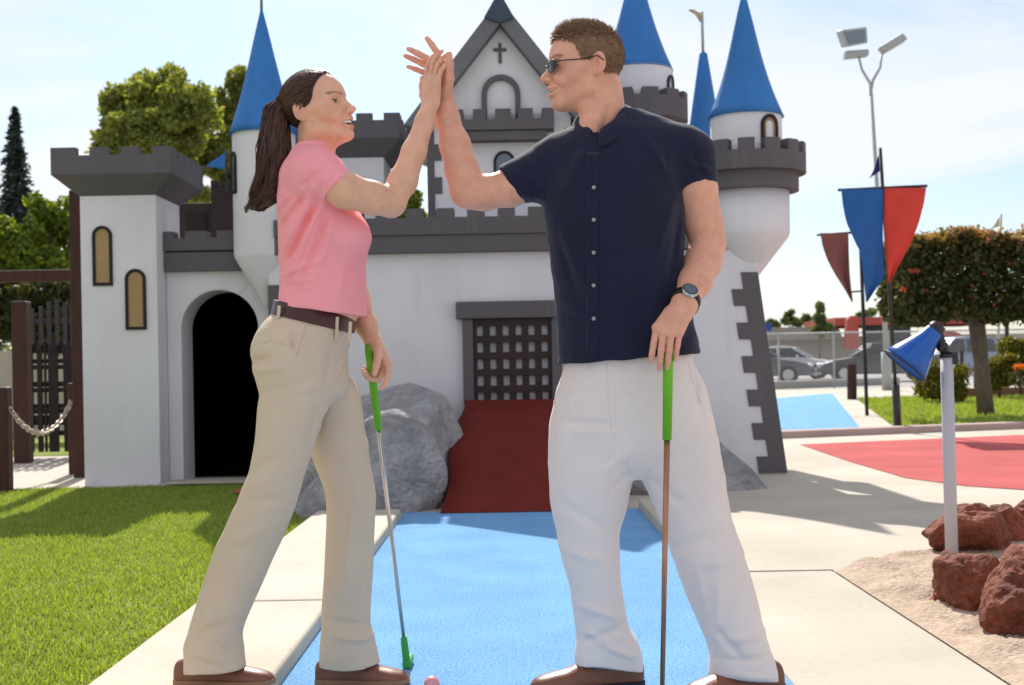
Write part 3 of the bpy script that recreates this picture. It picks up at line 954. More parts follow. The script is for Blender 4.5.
MB().prism([(cxm - ct, Z(500, 63.5, YG)), (cxm + ct, Z(500, 63.5, YG)), (cxm + ct, czm - ct), (cxm + 4 * ct, czm - ct), (cxm + 4 * ct, czm + ct), (cxm + ct, czm + ct),
            (cxm + ct, Z(500, 43.5, YG)), (cxm - ct, Z(500, 43.5, YG)), (cxm - ct, czm + ct), (cxm - 4 * ct, czm + ct), (cxm - 4 * ct, czm - ct), (cxm - ct, czm - ct)], [], YG - .015, YG + .01).build('cross', M['trim'], gab, bevel=.002)
nxc = X(501, 95, YG); nhw = 19.3 * YG / F
MB().prism(arch_outline(nxc, nhw, Z(500, 124, YG), Z(500, 75.5, YG), 22), [arch_outline(nxc, nhw - 5.2 * YG / F, Z(500, 123, YG), Z(500, 75.5, YG) - 5.2 * YG / F, 22)], YG - .04, YG + .01).build('niche_arch', M['trim'], gab, bevel=.003)
yb = YG - .16
bm_ = MB()
mers = [(X(a, 114, yb), X(b, 114, yb)) for a, b in ((453, 463), (473, 486), (495, 511), (518, 533), (542, 554))]
bm_.prism(crenel(mers[0][0], mers[-1][1], Z(500, 129.5, yb), Z(500, 119, yb), Z(500, 108.5, yb), mers), [], yb, yb + .155)
bm_.box(X(462, 135, yb), X(547, 135, yb), yb + .02, yb + .155, Z(500, 139.5, yb), Z(500, 130, yb))
bm_.build('balcony', M['trim'], gab, bevel=.003)
arch_window(gab, X(504.5, 170, YG), 10.8 * YG / F, Z(504, 196, YG), Z(504, 151, YG), YG, M['pane'], fw=.022)
quoins((gxl, Z(428, 260, YG)), (gxl, Z(428, 128, YG)), 8, .115, .055, 1, YG, parent=gab)
quoins((gxr, Z(572, 260, YG)), (gxr, Z(572, 128, YG)), 8, .115, .055, -1, YG, parent=gab)
# ============================================================ vegetation
def leaf_cloud(clumps, size, n_total, flat=.5, elong=1.0):
    """clumps: (centre, radii); leaves near the skin of each clump, some inside"""
    vol = np.array([c[1][0] * c[1][1] * c[1][2] for c in clumps]) ** .67
    cnt = np.maximum(20, (n_total * vol / vol.sum()).astype(int))
    P = []
    for (c, r), n in zip(clumps, cnt):
        d = RNG.normal(size=(n, 3)); d /= np.linalg.norm(d, axis=1, keepdims=True)
        rad = RNG.uniform(.30, 1.0, n) ** .5
        lump = 1 + .22 * np.sin(d[:, 0] * 5 + c[0] * 3) * np.sin(d[:, 2] * 6 + c[2]) + .15 * np.sin(d[:, 1] * 9 + d[:, 2] * 7)
        P.append(np.array(c) + d * (rad * lump)[:, None] * np.array(r))
    P = np.concatenate(P); n = len(P)
    a = RNG.normal(size=(n, 3)); a /= np.linalg.norm(a, axis=1, keepdims=True)
    b = np.cross(a, RNG.normal(size=(n, 3))); b /= np.linalg.norm(b, axis=1, keepdims=True)
    s = size * RNG.uniform(.6, 1.35, n)[:, None]
    V = np.stack([P - a * s * elong, P - b * s * flat, P + a * s * elong, P + b * s * flat], 1).reshape(-1, 3)
    return V, np.arange(4 * n).reshape(n, 4)


def crown(name, clumps, size, n, m, parent, flat=.5, elong=1.0):
    v, f = leaf_cloud(clumps, size, n, flat, elong)
    return np_mesh(name, v, f, m, parent, smooth=False)


def sub_clumps(blobs, k, seed):
    """break each big blob into k leafy clumps so the outline is uneven"""
    rg = np.random.default_rng(seed)
    out = []
    for (c, r) in blobs:
        for i in range(k):
            d = rg.normal(size=3); d /= np.linalg.norm(d)
            q = np.array(c) + d * np.array(r) * rg.uniform(.25, .92)
            s = rg.uniform(.22, .46)
            out.append((q, (r[0] * s, r[1] * s, r[2] * s * .8)))
    return out


def limbs(parent, base, top, clumps, r, seed, m=None):
    rg = np.random.default_rng(seed)
    mb = MB()
    base, top = np.array(base, float), np.array(top, float)
    mid = base + (top - base) * .5 + rg.normal(size=3) * r * .8
    mb.tube([base, mid, top], [r, r * .75, r * .4], 9)
    for c, _ in clumps:
        t = rg.uniform(.45, .95)
        s = base + (top - base) * t
        e = np.array(c)
        k = s + (e - s) * .5 + np.array([0, 0, .15 * np.linalg.norm(e - s)])
        mb.tube([s, k, e], [r * .38, r * .22, r * .07], 6)
    return mb.build('trunk', m or M['bark'], parent)


def tree(name, label, cat, base, blobs, Y, leaf, n, m, r, seed, group=None, k=14, cname='crown'):
    t = empty(name, base, label, cat, group)
    bl = [(W(px, py, Y + dy), (rx * Y / F, rx * Y / F * .9, rz * Y / F)) for (px, py, dy, rx, rz) in blobs]
    cl = sub_clumps(bl, k, seed)
    crown(cname, cl, leaf, n, m, t)
    top = np.mean([b[0] for b in bl], axis=0)
    limbs(t, base, top + np.array([0, 0, .3]), cl[::4] + bl, r, seed)
    return t


Yt = 36.0
tree('broadleaf_tree', 'large backlit green tree rising behind the square corner tower', 'tree', (X(165, 300, Yt), Yt, 0),
     [(128, 108, 0, 34, 36), (160, 92, 1, 34, 30), (188, 110, -1, 34, 42), (150, 140, -1, 52, 30), (205, 150, 1, 34, 34), (108, 150, 0, 22, 20), (150, 185, 0, 66, 34)],
     Yt, .085, 60000, M['leaf_tree'], .22, 5, 'broadleaf trees beyond the castle', k=30)
Yt = 38.0
tree('broadleaf_tree', 'narrow backlit green tree beside the left blue cone', 'tree', (X(245, 300, Yt), Yt, 0),
     [(238, 88, 0, 20, 22), (232, 120, 0, 24, 24), (228, 160, 0, 26, 30), (252, 110, 1, 24, 34), (246, 180, 0, 30, 40)],
     Yt, .085, 26000, M['leaf_tree'], .15, 6, 'broadleaf trees beyond the castle', k=26)
Yt = 20.0
tree('bushy_tree', 'bright green bushy tree behind the wooden gate, left of the tower', 'tree', (X(30, 300, Yt), Yt, 0),
     [(18, 245, 0, 34, 34), (52, 225, .5, 26, 38), (40, 280, 0, 44, 34), (5, 300, 0, 40, 40), (66, 280, .4, 24, 40), (-30, 260, 0, 40, 50), (60, 330, .5, 40, 30)],
     Yt, .046, 52000, M['leaf_bush'], .10, 7, k=26)
Yt = 24.0
tree('bushy_tree', 'green tree top showing in the gap left of the gabled chapel', 'tree', (X(412, 300, Yt), Yt, 0),
     [(412, 206, 0, 16, 18), (405, 225, 0, 20, 22), (418, 235, .3, 16, 26)], Yt, .055, 5000, M['leaf_bush'], .08, 8)
# a dark dense hedge under the timber beam
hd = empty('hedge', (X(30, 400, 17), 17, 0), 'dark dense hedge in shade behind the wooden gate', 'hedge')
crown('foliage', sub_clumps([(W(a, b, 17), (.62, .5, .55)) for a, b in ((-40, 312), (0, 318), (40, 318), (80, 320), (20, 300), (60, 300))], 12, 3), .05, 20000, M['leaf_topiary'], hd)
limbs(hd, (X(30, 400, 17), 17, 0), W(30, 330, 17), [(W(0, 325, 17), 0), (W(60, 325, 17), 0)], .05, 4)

# conifer
Yc_ = 60.0
cb = (X(18, 300, Yc_), Yc_, 0)
con = empty('conifer', cb, 'tall dark blue-green conifer at the far left edge', 'tree')
ztip = Z(12, 108, Yc_)
P, A_ = [], []
rg = np.random.default_rng(5)
for i in range(900):
    t = rg.uniform(0, 1) ** .75
    z = ztip - t * (ztip - 2.5)
    R_ = (.12 + 1.75 * t ** .85) * rg.uniform(.55, 1.1)
    a = rg.uniform(0, 6.283)
    for s in np.linspace(.15, 1, 9):
        P.append((cb[0] + R_ * s * math.cos(a) - .010 * (ztip - z), Yc_ + R_ * s * math.sin(a), z - .45 * R_ * s * s + rg.normal() * .05))
P = np.array(P); n = len(P)
a = rg.normal(size=(n, 3)); a[:, 2] *= .4; a /= np.linalg.norm(a, axis=1, keepdims=True)
b = np.cross(a, rg.normal(size=(n, 3))); b /= np.linalg.norm(b, axis=1, keepdims=True)
s = .17 * rg.uniform(.6, 1.3, n)[:, None]
np_mesh('crown', np.stack([P - a * s, P - b * s * .45, P + a * s, P + b * s * .45], 1).reshape(-1, 3), np.arange(4 * n).reshape(n, 4), M['leaf_conifer'], con, smooth=False)
MB().tube([cb, (cb[0] - .05, Yc_, ztip - .5)], [.22, .03], 8).build('trunk', M['bark'], con)

# topiary tree, clipped flat with red flowers on it
YQ = 18.7
tp = empty('topiary_tree', (X(986, 415, YQ), YQ, 0), 'box-clipped topiary tree with red flowers on the right-hand lawn', 'tree')
qx0, qx1 = X(890, 280, YQ), X(1120, 280, YQ)
qz0, qz1 = Z(985, 317, YQ), Z(985, 240, YQ)
def box_leaves(n, size, x0, x1, y0, y1, z0, z1, edge, top_only=False, frac=None):
    u = RNG.uniform(-1, 1, (n, 3))
    if not top_only:
        ax = RNG.integers(0, 3, n)
        k = RNG.uniform(0, 1, n) < .75
        sg = np.where(RNG.uniform(0, 1, n) < .5, -1, 1) * RNG.uniform(.80, 1.02, n)
        u[np.arange(n)[k], ax[k]] = sg[k]
    else:
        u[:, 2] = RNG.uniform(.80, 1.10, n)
    # round the corners
    l = (np.abs(u) ** 10).sum(1) ** (1 / 10)
    u = np.where(l[:, None] > 1, u / l[:, None], u)
    c = np.array([(x0 + x1) / 2, (y0 + y1) / 2, (z0 + z1) / 2]); h = np.array([(x1 - x0) / 2, (y1 - y0) / 2, (z1 - z0) / 2])
    P = c + u * h
    P[:, 2] += .05 * np.sin(P[:, 0] * 5.1) + .04 * np.sin(P[:, 0] * 11 + P[:, 1] * 7)
    P += RNG.normal(size=P.shape) * edge
    a = RNG.normal(size=(n, 3)); a /= np.linalg.norm(a, axis=1, keepdims=True)
    b = np.cross(a, RNG.normal(size=(n, 3))); b /= np.linalg.norm(b, axis=1, keepdims=True)
    s = size * RNG.uniform(.6, 1.4, n)[:, None]
    return np.stack([P - a * s, P - b * s * .6, P + a * s, P + b * s * .6], 1).reshape(-1, 3), np.arange(4 * n).reshape(n, 4)
v, f = box_leaves(30000, .045, qx0, qx1, YQ - .75, YQ + .75, qz0, qz1, .035)
np_mesh('crown', v, f, M['leaf_topiary'], tp, smooth=False)
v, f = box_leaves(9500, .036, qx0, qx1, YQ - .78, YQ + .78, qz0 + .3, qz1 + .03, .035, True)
np_mesh('toplit_growth', v, f, M['leaf_toplit'], tp, smooth=False)
v, f = box_leaves(420, .030, qx0, qx1, YQ - .76, YQ + .7, qz0, qz1, .03)
np_mesh('blossom', v, f, M['flower'], tp, smooth=False)
v, f = leaf_cloud([(W(915, 271, YQ - .76), (.10, .05, .035)), (W(903, 290, YQ - .76), (.05, .05, .04))], .022, 110)
np_mesh('blossom', v, f, M['flower'], tp, smooth=False)
mb = MB(); tb = np.array([X(986, 415, YQ), YQ, -.02]); tt = W(976, 318, YQ)
mb.tube([tb, tb * .5 + tt * .5 + np.array([.01, 0, 0]), tt, tt + np.array([-.02, 0, .4])], [.125, .105, .12, .10], 12)
for dx_, dy_ in ((-.7, .2), (.6, -.2), (.25, .5), (-.4, -.4), (1.0, .3)):
    mb.tube([tt + np.array([0, 0, -.05]), tt + np.array([dx_ * .4, dy_ * .4, .18]), tt + np.array([dx_, dy_, .5])], [.07, .05, .02], 8)
mb.build('trunk', M['bark'], tp)

for (px, py, Y, rx, rz, lab) in ((941, 381, 24, 20, 16, 'round clipped yellow-green shrub behind the white lamp post'),
                                 (999, 372, 26, 14, 13, 'round clipped shrub right of the topiary trunk'),
                                 (1020, 352, 27, 16, 12, 'yellowish shrub at the right edge above the orange flowers')):
    c = W(px, py, Y); s = Y / F
    sh = empty('shrub', (c[0], Y, 0), lab, 'shrub', 'clipped shrubs on the right-hand lawn')
    v, f = box_leaves(5000, .035, c[0] - rx * s, c[0] + rx * s, Y - rx * s, Y + rx * s, max(.0, c[2] - rz * s), c[2] + rz * s, .03)
    np_mesh('foliage', v, f, M['leaf_shrub'], sh, smooth=False)
    MB().tube([(c[0], Y, -.02), (c[0], Y, c[2])], .03, 8).build('stem', M['bark'], sh)
c = W(1018, 367, 25)
fl_ = empty('flower_bed', (c[0], 25, 0), 'low orange flowers at the right edge behind the topiary trunk', 'flowers')
v, f = leaf_cloud([((c[0] + i * .15, 25, c[2]), (.10, .10, .07)) for i in range(4)], .028, 420)
np_mesh('blossom', v, f, M['flower_orange'], fl_, smooth=False)
v, f = leaf_cloud([((c[0] + i * .2, 25, c[2] - .22), (.2, .15, .2)) for i in range(3)], .035, 900)
np_mesh('foliage', v, f, M['leaf_topiary'], fl_, smooth=False)
MB().box(X(955, 394, 27), X(1120, 394, 27), 27, 27.3, -.02, Z(990, 388, 27)).build('low_wall', M['brick'], bevel=.01)
tag(bpy.data.objects['low_wall'], 'low reddish brown wall along the back of the right-hand lawn', 'wall')

# far trees over the car park
for (blobs, Y, n, lab) in (
        ([(819, 316, 0, 9, 14), (822, 330, 0, 13, 10)], 62, 1500, 'slim bright green sapling standing among the parked cars'),
        ([(790, 318, 0, 9, 9), (797, 322, 0, 8, 7)], 120, 700, 'rounded far green tree over the tan roof'),
        ([(806, 320, 0, 7, 6)], 125, 350, 'smallest far green tree between the sapling and the rounded tree'),
        ([(771, 324, 0, 8, 7)], 110, 400, 'far green tree beside the castle corner'),
        ([(870, 312, 0, 10, 6), (862, 316, 0, 8, 6)], 130, 500, 'far green tree below the brown banner')):
    px, py = blobs[0][0], blobs[0][1]
    tree('far_tree', lab, 'tree', (X(px, 350, Y), Y, 0), blobs, Y, .0022 * Y, n, M['leaf_far'], .0012 * Y, int(px), 'small trees far beyond the car park', k=9)

tl_v, tl_f = leaf_cloud([((x, 130 + 6 * math.sin(x), 2.0 + 1.2 * math.sin(x * .7)), (4.2, 3, 3.4 + 1.2 * math.sin(x * 1.3))) for x in np.arange(-130, -46, 4.5)], .42, 9000)
tag(np_mesh('treeline', tl_v, tl_f, M['leaf_far'], smooth=False), kind='stuff')

# ============================================================ left side timber
YP = 10.6
pb = X(77, 330, YP)
tag(MB().box(pb - .05, pb + .05, YP, YP + .12, -.02, Z(77, 190, YP)).build('timber_post', M['post_wood'], bevel=.008), 'tall dark timber post against the left side of the corner tower', 'post')
tag(MB().box(X(-80, 272, 11.4), X(76, 277, 11.4), 11.4, 11.55, Z(30, 281, 11.4), Z(30, 270, 11.4)).build('timber_beam', M['post_wood'], bevel=.008), 'dark horizontal timber beam above the wooden gate', 'beam')
Yg = 13.2
tag(MB().box(X(12, 380, 12.4), X(27, 380, 12.4), 12.4, 12.55, -.02, Z(20, 301, 12.4)).build('gate_post', M['post_wood'], bevel=.01), 'brown gate post left of the picketed gate', 'post')
gt = empty('wooden_gate', (X(50, 440, Yg), Yg, 0), 'dark wooden lattice gate topped with grey pickets, seen behind the chain', 'gate')
s_ = Yg / F
pk = MB()
for i, px in enumerate((33, 42, 50, 58, 66, 73, 80)):
    x = X(px, 330, Yg); h = (309, 306, 302, 300, 303, 305, 308)[i]
    pk.box(x - 2 * s_, x + 2 * s_, Yg - .03, Yg - .012, Z(px, 345, Yg), Z(px, h, Yg))
pk.box(X(28, 320, Yg), X(84, 320, Yg), Yg - .011, Yg + .012, Z(50, 324, Yg), Z(50, 319, Yg))
pk.build('picket', M['fence_grey'], gt, bevel=.003)
lt = MB()
for px, hw_ in ((30, 4), (40.5, 2.6), (54, 5), (68.5, 4.5), (80, 4)):
    x = X(px, 390, Yg); lt.box(x - hw_ * s_, x + hw_ * s_, Yg - .02, Yg - .001, .05, Z(px, 342, Yg))
x = X(46, 390, Yg); lt.box(x - 1.2 * s_, x + 1.2 * s_, Yg - .02, Yg - .001, .05, Z(46, 342, Yg))
for py, hh in ((347, 6), (361, 2.2), (367, 2.2), (384, 2.6), (390, 2.2), (406, 2.4), (411, 2.4), (420, 5), (433, 2.6)):
    z = Z(55, py, Yg); lt.box(X(28, 390, Yg), X(84, 390, Yg), Yg + .0, Yg + .02, z - hh * s_, z + hh * s_)
lt.build('lattice', M['fence_wood'], gt, bevel=.002)
# bollards and the chain
bx0 = G(4, 491); bx1 = G(75.5, 473)
for (bx, half, zt_, lab) in ((bx0, .055, Z(4, 387, bx0[1]), 'nearer dark red bollard cut by the left edge, holding the chain'),
                             (bx1, .045, Z(75, 383, bx1[1]), 'farther dark red bollard beside the corner tower, holding the chain')):
    b_ = MB().box(bx[0] - half, bx[0] + half, bx[1] - half, bx[1] + half, -.02, zt_)
    tag(b_.build('bollard', M['post_wood'], bevel=.012), lab, 'bollard', 'wooden bollards of the chain')
cs, ce = W(10, 409, bx0[1]), W(73, 398, bx1[1] - .02)
ch = MB()
nl = 26
pts = []
for i in range(nl + 1):
    t = i / nl
    p = cs + (ce - cs) * t
    p[2] -= 4 * t * (1 - t) * .235
    pts.append(p)
for i in range(nl):
    a, b = pts[i], pts[i + 1]
    d = (b - a); ln = np.linalg.norm(d); d /= ln
    side = np.cross(d, [0, 0, 1]); side /= np.linalg.norm(side)
    upv = np.cross(side, d)
    w = side if i % 2 else upv
    c = (a + b) / 2
    ring = [c + d * (ln * .78) * math.cos(t) + w * .020 * math.sin(t) for t in np.linspace(0, 2 * math.pi, 13)]
    ch.tube(ring, .0065, 6, caps=False)
tag(ch.build('chain', M['chain']), 'sagging pale link chain between the two wooden bollards', 'chain')

# ============================================================ banner poles, lamps
def banner_rows(name, rows, Y, m, parent, bulge=.035, n=26):
    """hanging banner: (pixel row, left edge, right edge) traced from the photograph at its depth"""
    vs, fs = [], []
    T = [r[0] for r in rows]
    for i in range(n + 1):
        py = T[0] + (T[-1] - T[0]) * i / n
        xl, xr = (float(np.interp(py, T, [r[k] for r in rows])) for k in (1, 2))
        for k in range(9):
            q = W(xl + (xr - xl) * k / 8, py, Y)
            q[1] += bulge * math.sin(k * .75 + i * .16) * min(1, i / 6)
            vs.append(q)
    for i in range(n):
        for k in range(8):
            a = i * 9 + k; fs.append((a, a + 1, a + 10, a + 9))
    o = np_mesh(name, vs, fs, m, parent)
    s = o.modifiers.new('cloth', 'SOLIDIFY'); s.thickness = .006
    return o


bpos = G(898, 431); YB1 = bpos[1]
bp = empty('banner_pole', (bpos[0], YB1, 0), 'black banner pole carrying a blue and a red swallowtail banner', 'banner pole', 'banner poles on the right-hand lawn')
MB().tube([(bpos[0], YB1, -.03), W(895.5, 385, YB1)], .046, 12).tube([W(895.5, 388, YB1), W(880, 148, YB1)], .021, 10).build('pole', M['black_metal'], bp)
MB().tube([W(838, 190, YB1 - .03), W(927, 186, YB1 - .03)], .018, 8).build('crossbar', M['post_wood'], bp)
banner_rows('banner', [(189, 841, 883), (205, 843, 883), (222, 847, 883.3), (240, 855, 883.6), (252, 861, 884), (265, 862.5, 884.5), (277, 863.5, 884.5), (290, 864.5, 875), (302, 865.5, 867)], YB1 - .06, M['banner_blue'], bp)
banner_rows('banner', [(188, 884.5, 926), (205, 884.6, 923.5), (222, 885, 919.5), (240, 885.5, 913), (256, 886, 904.5), (270, 887, 896), (283, 888, 889.5)], YB1 - .06, M['banner_red'], bp)
pennant('pennant', W(881, 149, YB1), W(870, 178, YB1), W(881.5, 170, YB1), M['flag_navy'], bp, .03)
b2 = G(867, 415); YB2 = b2[1]
bq = empty('banner_pole', (b2[0], YB2, 0), 'thin black banner pole carrying a single faded brown banner', 'banner pole', 'banner poles on the right-hand lawn')
MB().tube([(b2[0], YB2, -.03), W(860, 228, YB2)], .028, 10).build('pole', M['black_metal'], bq)
MB().tube([W(817, 235, YB2), W(862, 232, YB2)], .018, 8).build('crossbar', M['post_wood'], bq)
MB().tube([W(850, 292, YB2), W(863, 291, YB2)], .014, 8).build('stay_bar', M['post_wood'], bq)
banner_rows('banner', [(233, 820, 848), (245, 822.5, 848.6), (260, 828, 849.5), (275, 836, 850.3), (288, 844, 851.2), (302, 851.5, 852.6)], YB2 - .04, M['banner_brown'], bq)

# floodlight mast
YM = 34.0
mbse = W(887, 396, YM)
ml = empty('floodlight_mast', (mbse[0], YM, 0), 'tall thin floodlight mast forking into two lamp heads', 'street lamp')
MB().tube([(mbse[0], YM, -.05), W(886, 352, YM)], .13, 12).build('base', M['lamp_grey'], ml)
MB().tube([W(886, 352, YM), W(884, 296, YM), W(871, 92, YM)], [.075, .065, .045], 10).build('pole', M['lamp_grey'], ml)
MB().tube([W(871, 96, YM), W(870.5, 84, YM), W(862, 70, YM), W(858.5, 56, YM)], [.045, .04, .035, .03], 8).tube([W(871, 90, YM), W(873, 80, YM), W(880, 68, YM), W(882, 53, YM)], [.04, .04, .035, .03], 8).build('fork', M['lamp_grey'], ml)
s_ = YM / F
hb = MB()
a = [W(841, 30, YM - .3), W(867, 26.5, YM - .3), W(868, 43, YM - .3), W(847, 47, YM - .3)]
b = [q + np.array([.0, .6, .12]) for q in a]
hb.hexa(a, b)
hb.build('floodlight', M['lamp_grey'], ml, bevel=.04)
a = [W(844, 32, YM - .32), W(864.5, 29.5, YM - .32), W(865.5, 41, YM - .32), W(848.5, 44, YM - .32)]
MB().hexa(a, [q + np.array([0, .03, 0]) for q in a]).build('lens', M['pane'], ml)
a = [W(846, 50.5, YM - .1), W(869, 49, YM - .1), W(869, 55, YM - .1), W(846, 57.5, YM - .1)]
MB().hexa(a, [q + np.array([0, .3, 0]) for q in a]).build('ballast_box', M['lamp_grey'], ml, bevel=.02)
a = [W(880, 46, YM - .25), W(903, 32.5, YM - .25), W(908, 38.5, YM - .25), W(886, 51.5, YM - .25)]
MB().hexa(a, [q + np.array([.05, .5, .02]) for q in a]).build('floodlight', M['lamp_grey'], ml, bevel=.04)

# blue hooded lamp on a pale post
lpb = G(952, 563); YH = lpb[1]
hl = empty('hooded_lamp', (lpb[0], YH, 0), 'blue conical lamp hood on a pale round post among red rocks', 'lamp')
MB().tube([(lpb[0], YH, -.03), W(946.5, 357, YH)], .0265, 20).build('post', M['white_metal'], hl)
n0, n1 = W(938, 327, YH), W(904.5, 366, YH + .015)
ax = n1 - n0; Ln = np.linalg.norm(ax); ax /= Ln
e1 = np.cross(ax, [0, 1, 0]); e1 /= np.linalg.norm(e1); e2 = np.cross(ax, e1)
def axis_lathe(prof, seg=36):
    vs, fs = [], []
    for (r, t) in prof:
        for k in range(seg):
            a = 2 * math.pi * k / seg
            vs.append(n0 + ax * (t * Ln) + e1 * r * math.cos(a) + e2 * r * math.sin(a))
    for j in range(len(prof) - 1):
        for k in range(seg):
            k2 = (k + 1) % seg
            fs.append((j * seg + k, j * seg + k2, (j + 1) * seg + k2, (j + 1) * seg + k))
    return vs, fs
v, f = axis_lathe([(.034, .06), (.040, .16), (.046, .30), (.066, .55), (.090, .82), (.104, 1.0), (.101, 1.0), (.086, .80), (.060, .54), (.040, .28)])
hood = np_mesh('hood', v, f, M['hood_blue'], hl)
v, f = axis_lathe([(.106, .985), (.1065, 1.0), (.1065, 1.012), (.100, 1.012), (.100, .985)])
np_mesh('hood_rim', v, f, M['black_metal'], hood)
v, f = axis_lathe([(.001, -.06), (.030, -.05), (.036, .02), (.037, .14), (.030, .16)])
np_mesh('lamp_socket', v, f, M['black_metal'], hl)
v, f = axis_lathe([(.001, .20), (.03, .22), (.042, .40), (.030, .52), (.001, .56)], 24)
np_mesh('bulb', v, f, M['lamp_grey'], hl)
MB().ball(W(942.5, 347, YH), (.026, .026, .024)).tube([W(938, 332, YH), W(942, 346, YH), W(946.5, 357, YH)], .020, 10).box(*(lambda c: (c[0] - .012, c[0] + .014, c[1] - .02, c[1] + .02, c[2] - .03, c[2] + .02))(W(953, 357, YH))).build('swivel_bracket', M['black_metal'], hl)
MB().tube([W(946.5, 357.5, YH), W(946.4, 354, YH)], .030, 20).build('post_cap', M['black_metal'], hl)

# small posts on the far lawn
for (px, py, top, r, m, lab) in ((852, 399, 364, .10, 'post_wood', 'dark red stub post left of the thin banner pole'),
                                 (962, 392, 350, .045, 'black_metal', 'thin black garden post left of the topiary trunk'),
                                 (975, 390, 345, .035, 'black_metal', 'thin black garden post touching the topiary trunk'),
                                 (1007, 395, 315, .045, 'black_metal', 'tall thin black post right of the topiary trunk')):
    gx, gy = G(px, py)
    tag(MB().tube([(gx, gy, -.03), W(px - .3, top, gy)], r, 12).build('garden_post', M[m], bevel=.006), lab, 'post', 'small posts on the far lawn')
fpx = W(995, 235, 40)
fo_ = empty('flagpole', (fpx[0], 40, 0), 'far flagpole with tan pennant showing above the topiary', 'flagpole')
pl_ = MB().tube([(fpx[0], 40, 0), W(1001, 214, 40)], .035, 8).build('pole', M['lamp_grey'], fo_)
pennant('pennant', W(1001, 215, 40), W(991, 229, 40), W(1000, 226, 40), M['flag_tan'], fo_, .05)

# ============================================================ car park
def chain_link(name):
    m, nt, p, out = nodes_of(name)
    N, L = nt.nodes, nt.links
    tc = N.new('ShaderNodeTexCoord')
    mp = N.new('ShaderNodeMapping'); mp.inputs['Rotation'].default_value = (0, math.radians(45), 0); mp.inputs['Scale'].default_value = (15, 1, 15)
    L.new(tc.outputs['Object'], mp.inputs['Vector'])
    sx = N.new('ShaderNodeSeparateXYZ'); L.new(mp.outputs['Vector'], sx.inputs[0])
    outs = []
    for k in ('X', 'Z'):
        fr = N.new('ShaderNodeMath'); fr.operation = 'FRACT'; L.new(sx.outputs[k], fr.inputs[0])
        lt = N.new('ShaderNodeMath'); lt.operation = 'LESS_THAN'; lt.inputs[1].default_value = .11; L.new(fr.outputs[0], lt.inputs[0])
        outs.append(lt)
    mx = N.new('ShaderNodeMath'); mx.operation = 'MAXIMUM'; L.new(outs[0].outputs[0], mx.inputs[0]); L.new(outs[1].outputs[0], mx.inputs[1])
    L.new(mx.outputs[0], p.inputs['Alpha'])
    p.inputs['Base Color'].default_value = (.42, .42, .42, 1); p.inputs['Metallic'].default_value = .3; p.inputs['Roughness'].default_value = .5
    return m


M['mesh'] = chain_link('chain_link')
YK = 37.7
fx0, fx1 = X(700, 360, YK), X(1300, 360, YK)
fz = 1.62
fe = empty('chain_link_fence', ((fx0 + fx1) / 2, YK, 0), 'grey chain-link fence along the front of the car park', 'fence')
np_mesh('mesh', [(fx0, YK, .18), (fx1, YK, .18), (fx1, YK, fz), (fx0, YK, fz)], [(0, 1, 2, 3)], M['mesh'], fe, smooth=False)
for i in range(8):
    x = X(779, 360, YK) - 1.62 + i * 1.62 + .0
    MB().tube([(x, YK + .03, -.02), (x, YK + .03, fz + .04)], .03, 8).build('fence_post', M['lamp_grey'], fe)
MB().tube([(fx0, YK + .03, fz), (fx1, YK + .03, fz)], .022, 8).build('rail', M['lamp_grey'], fe)


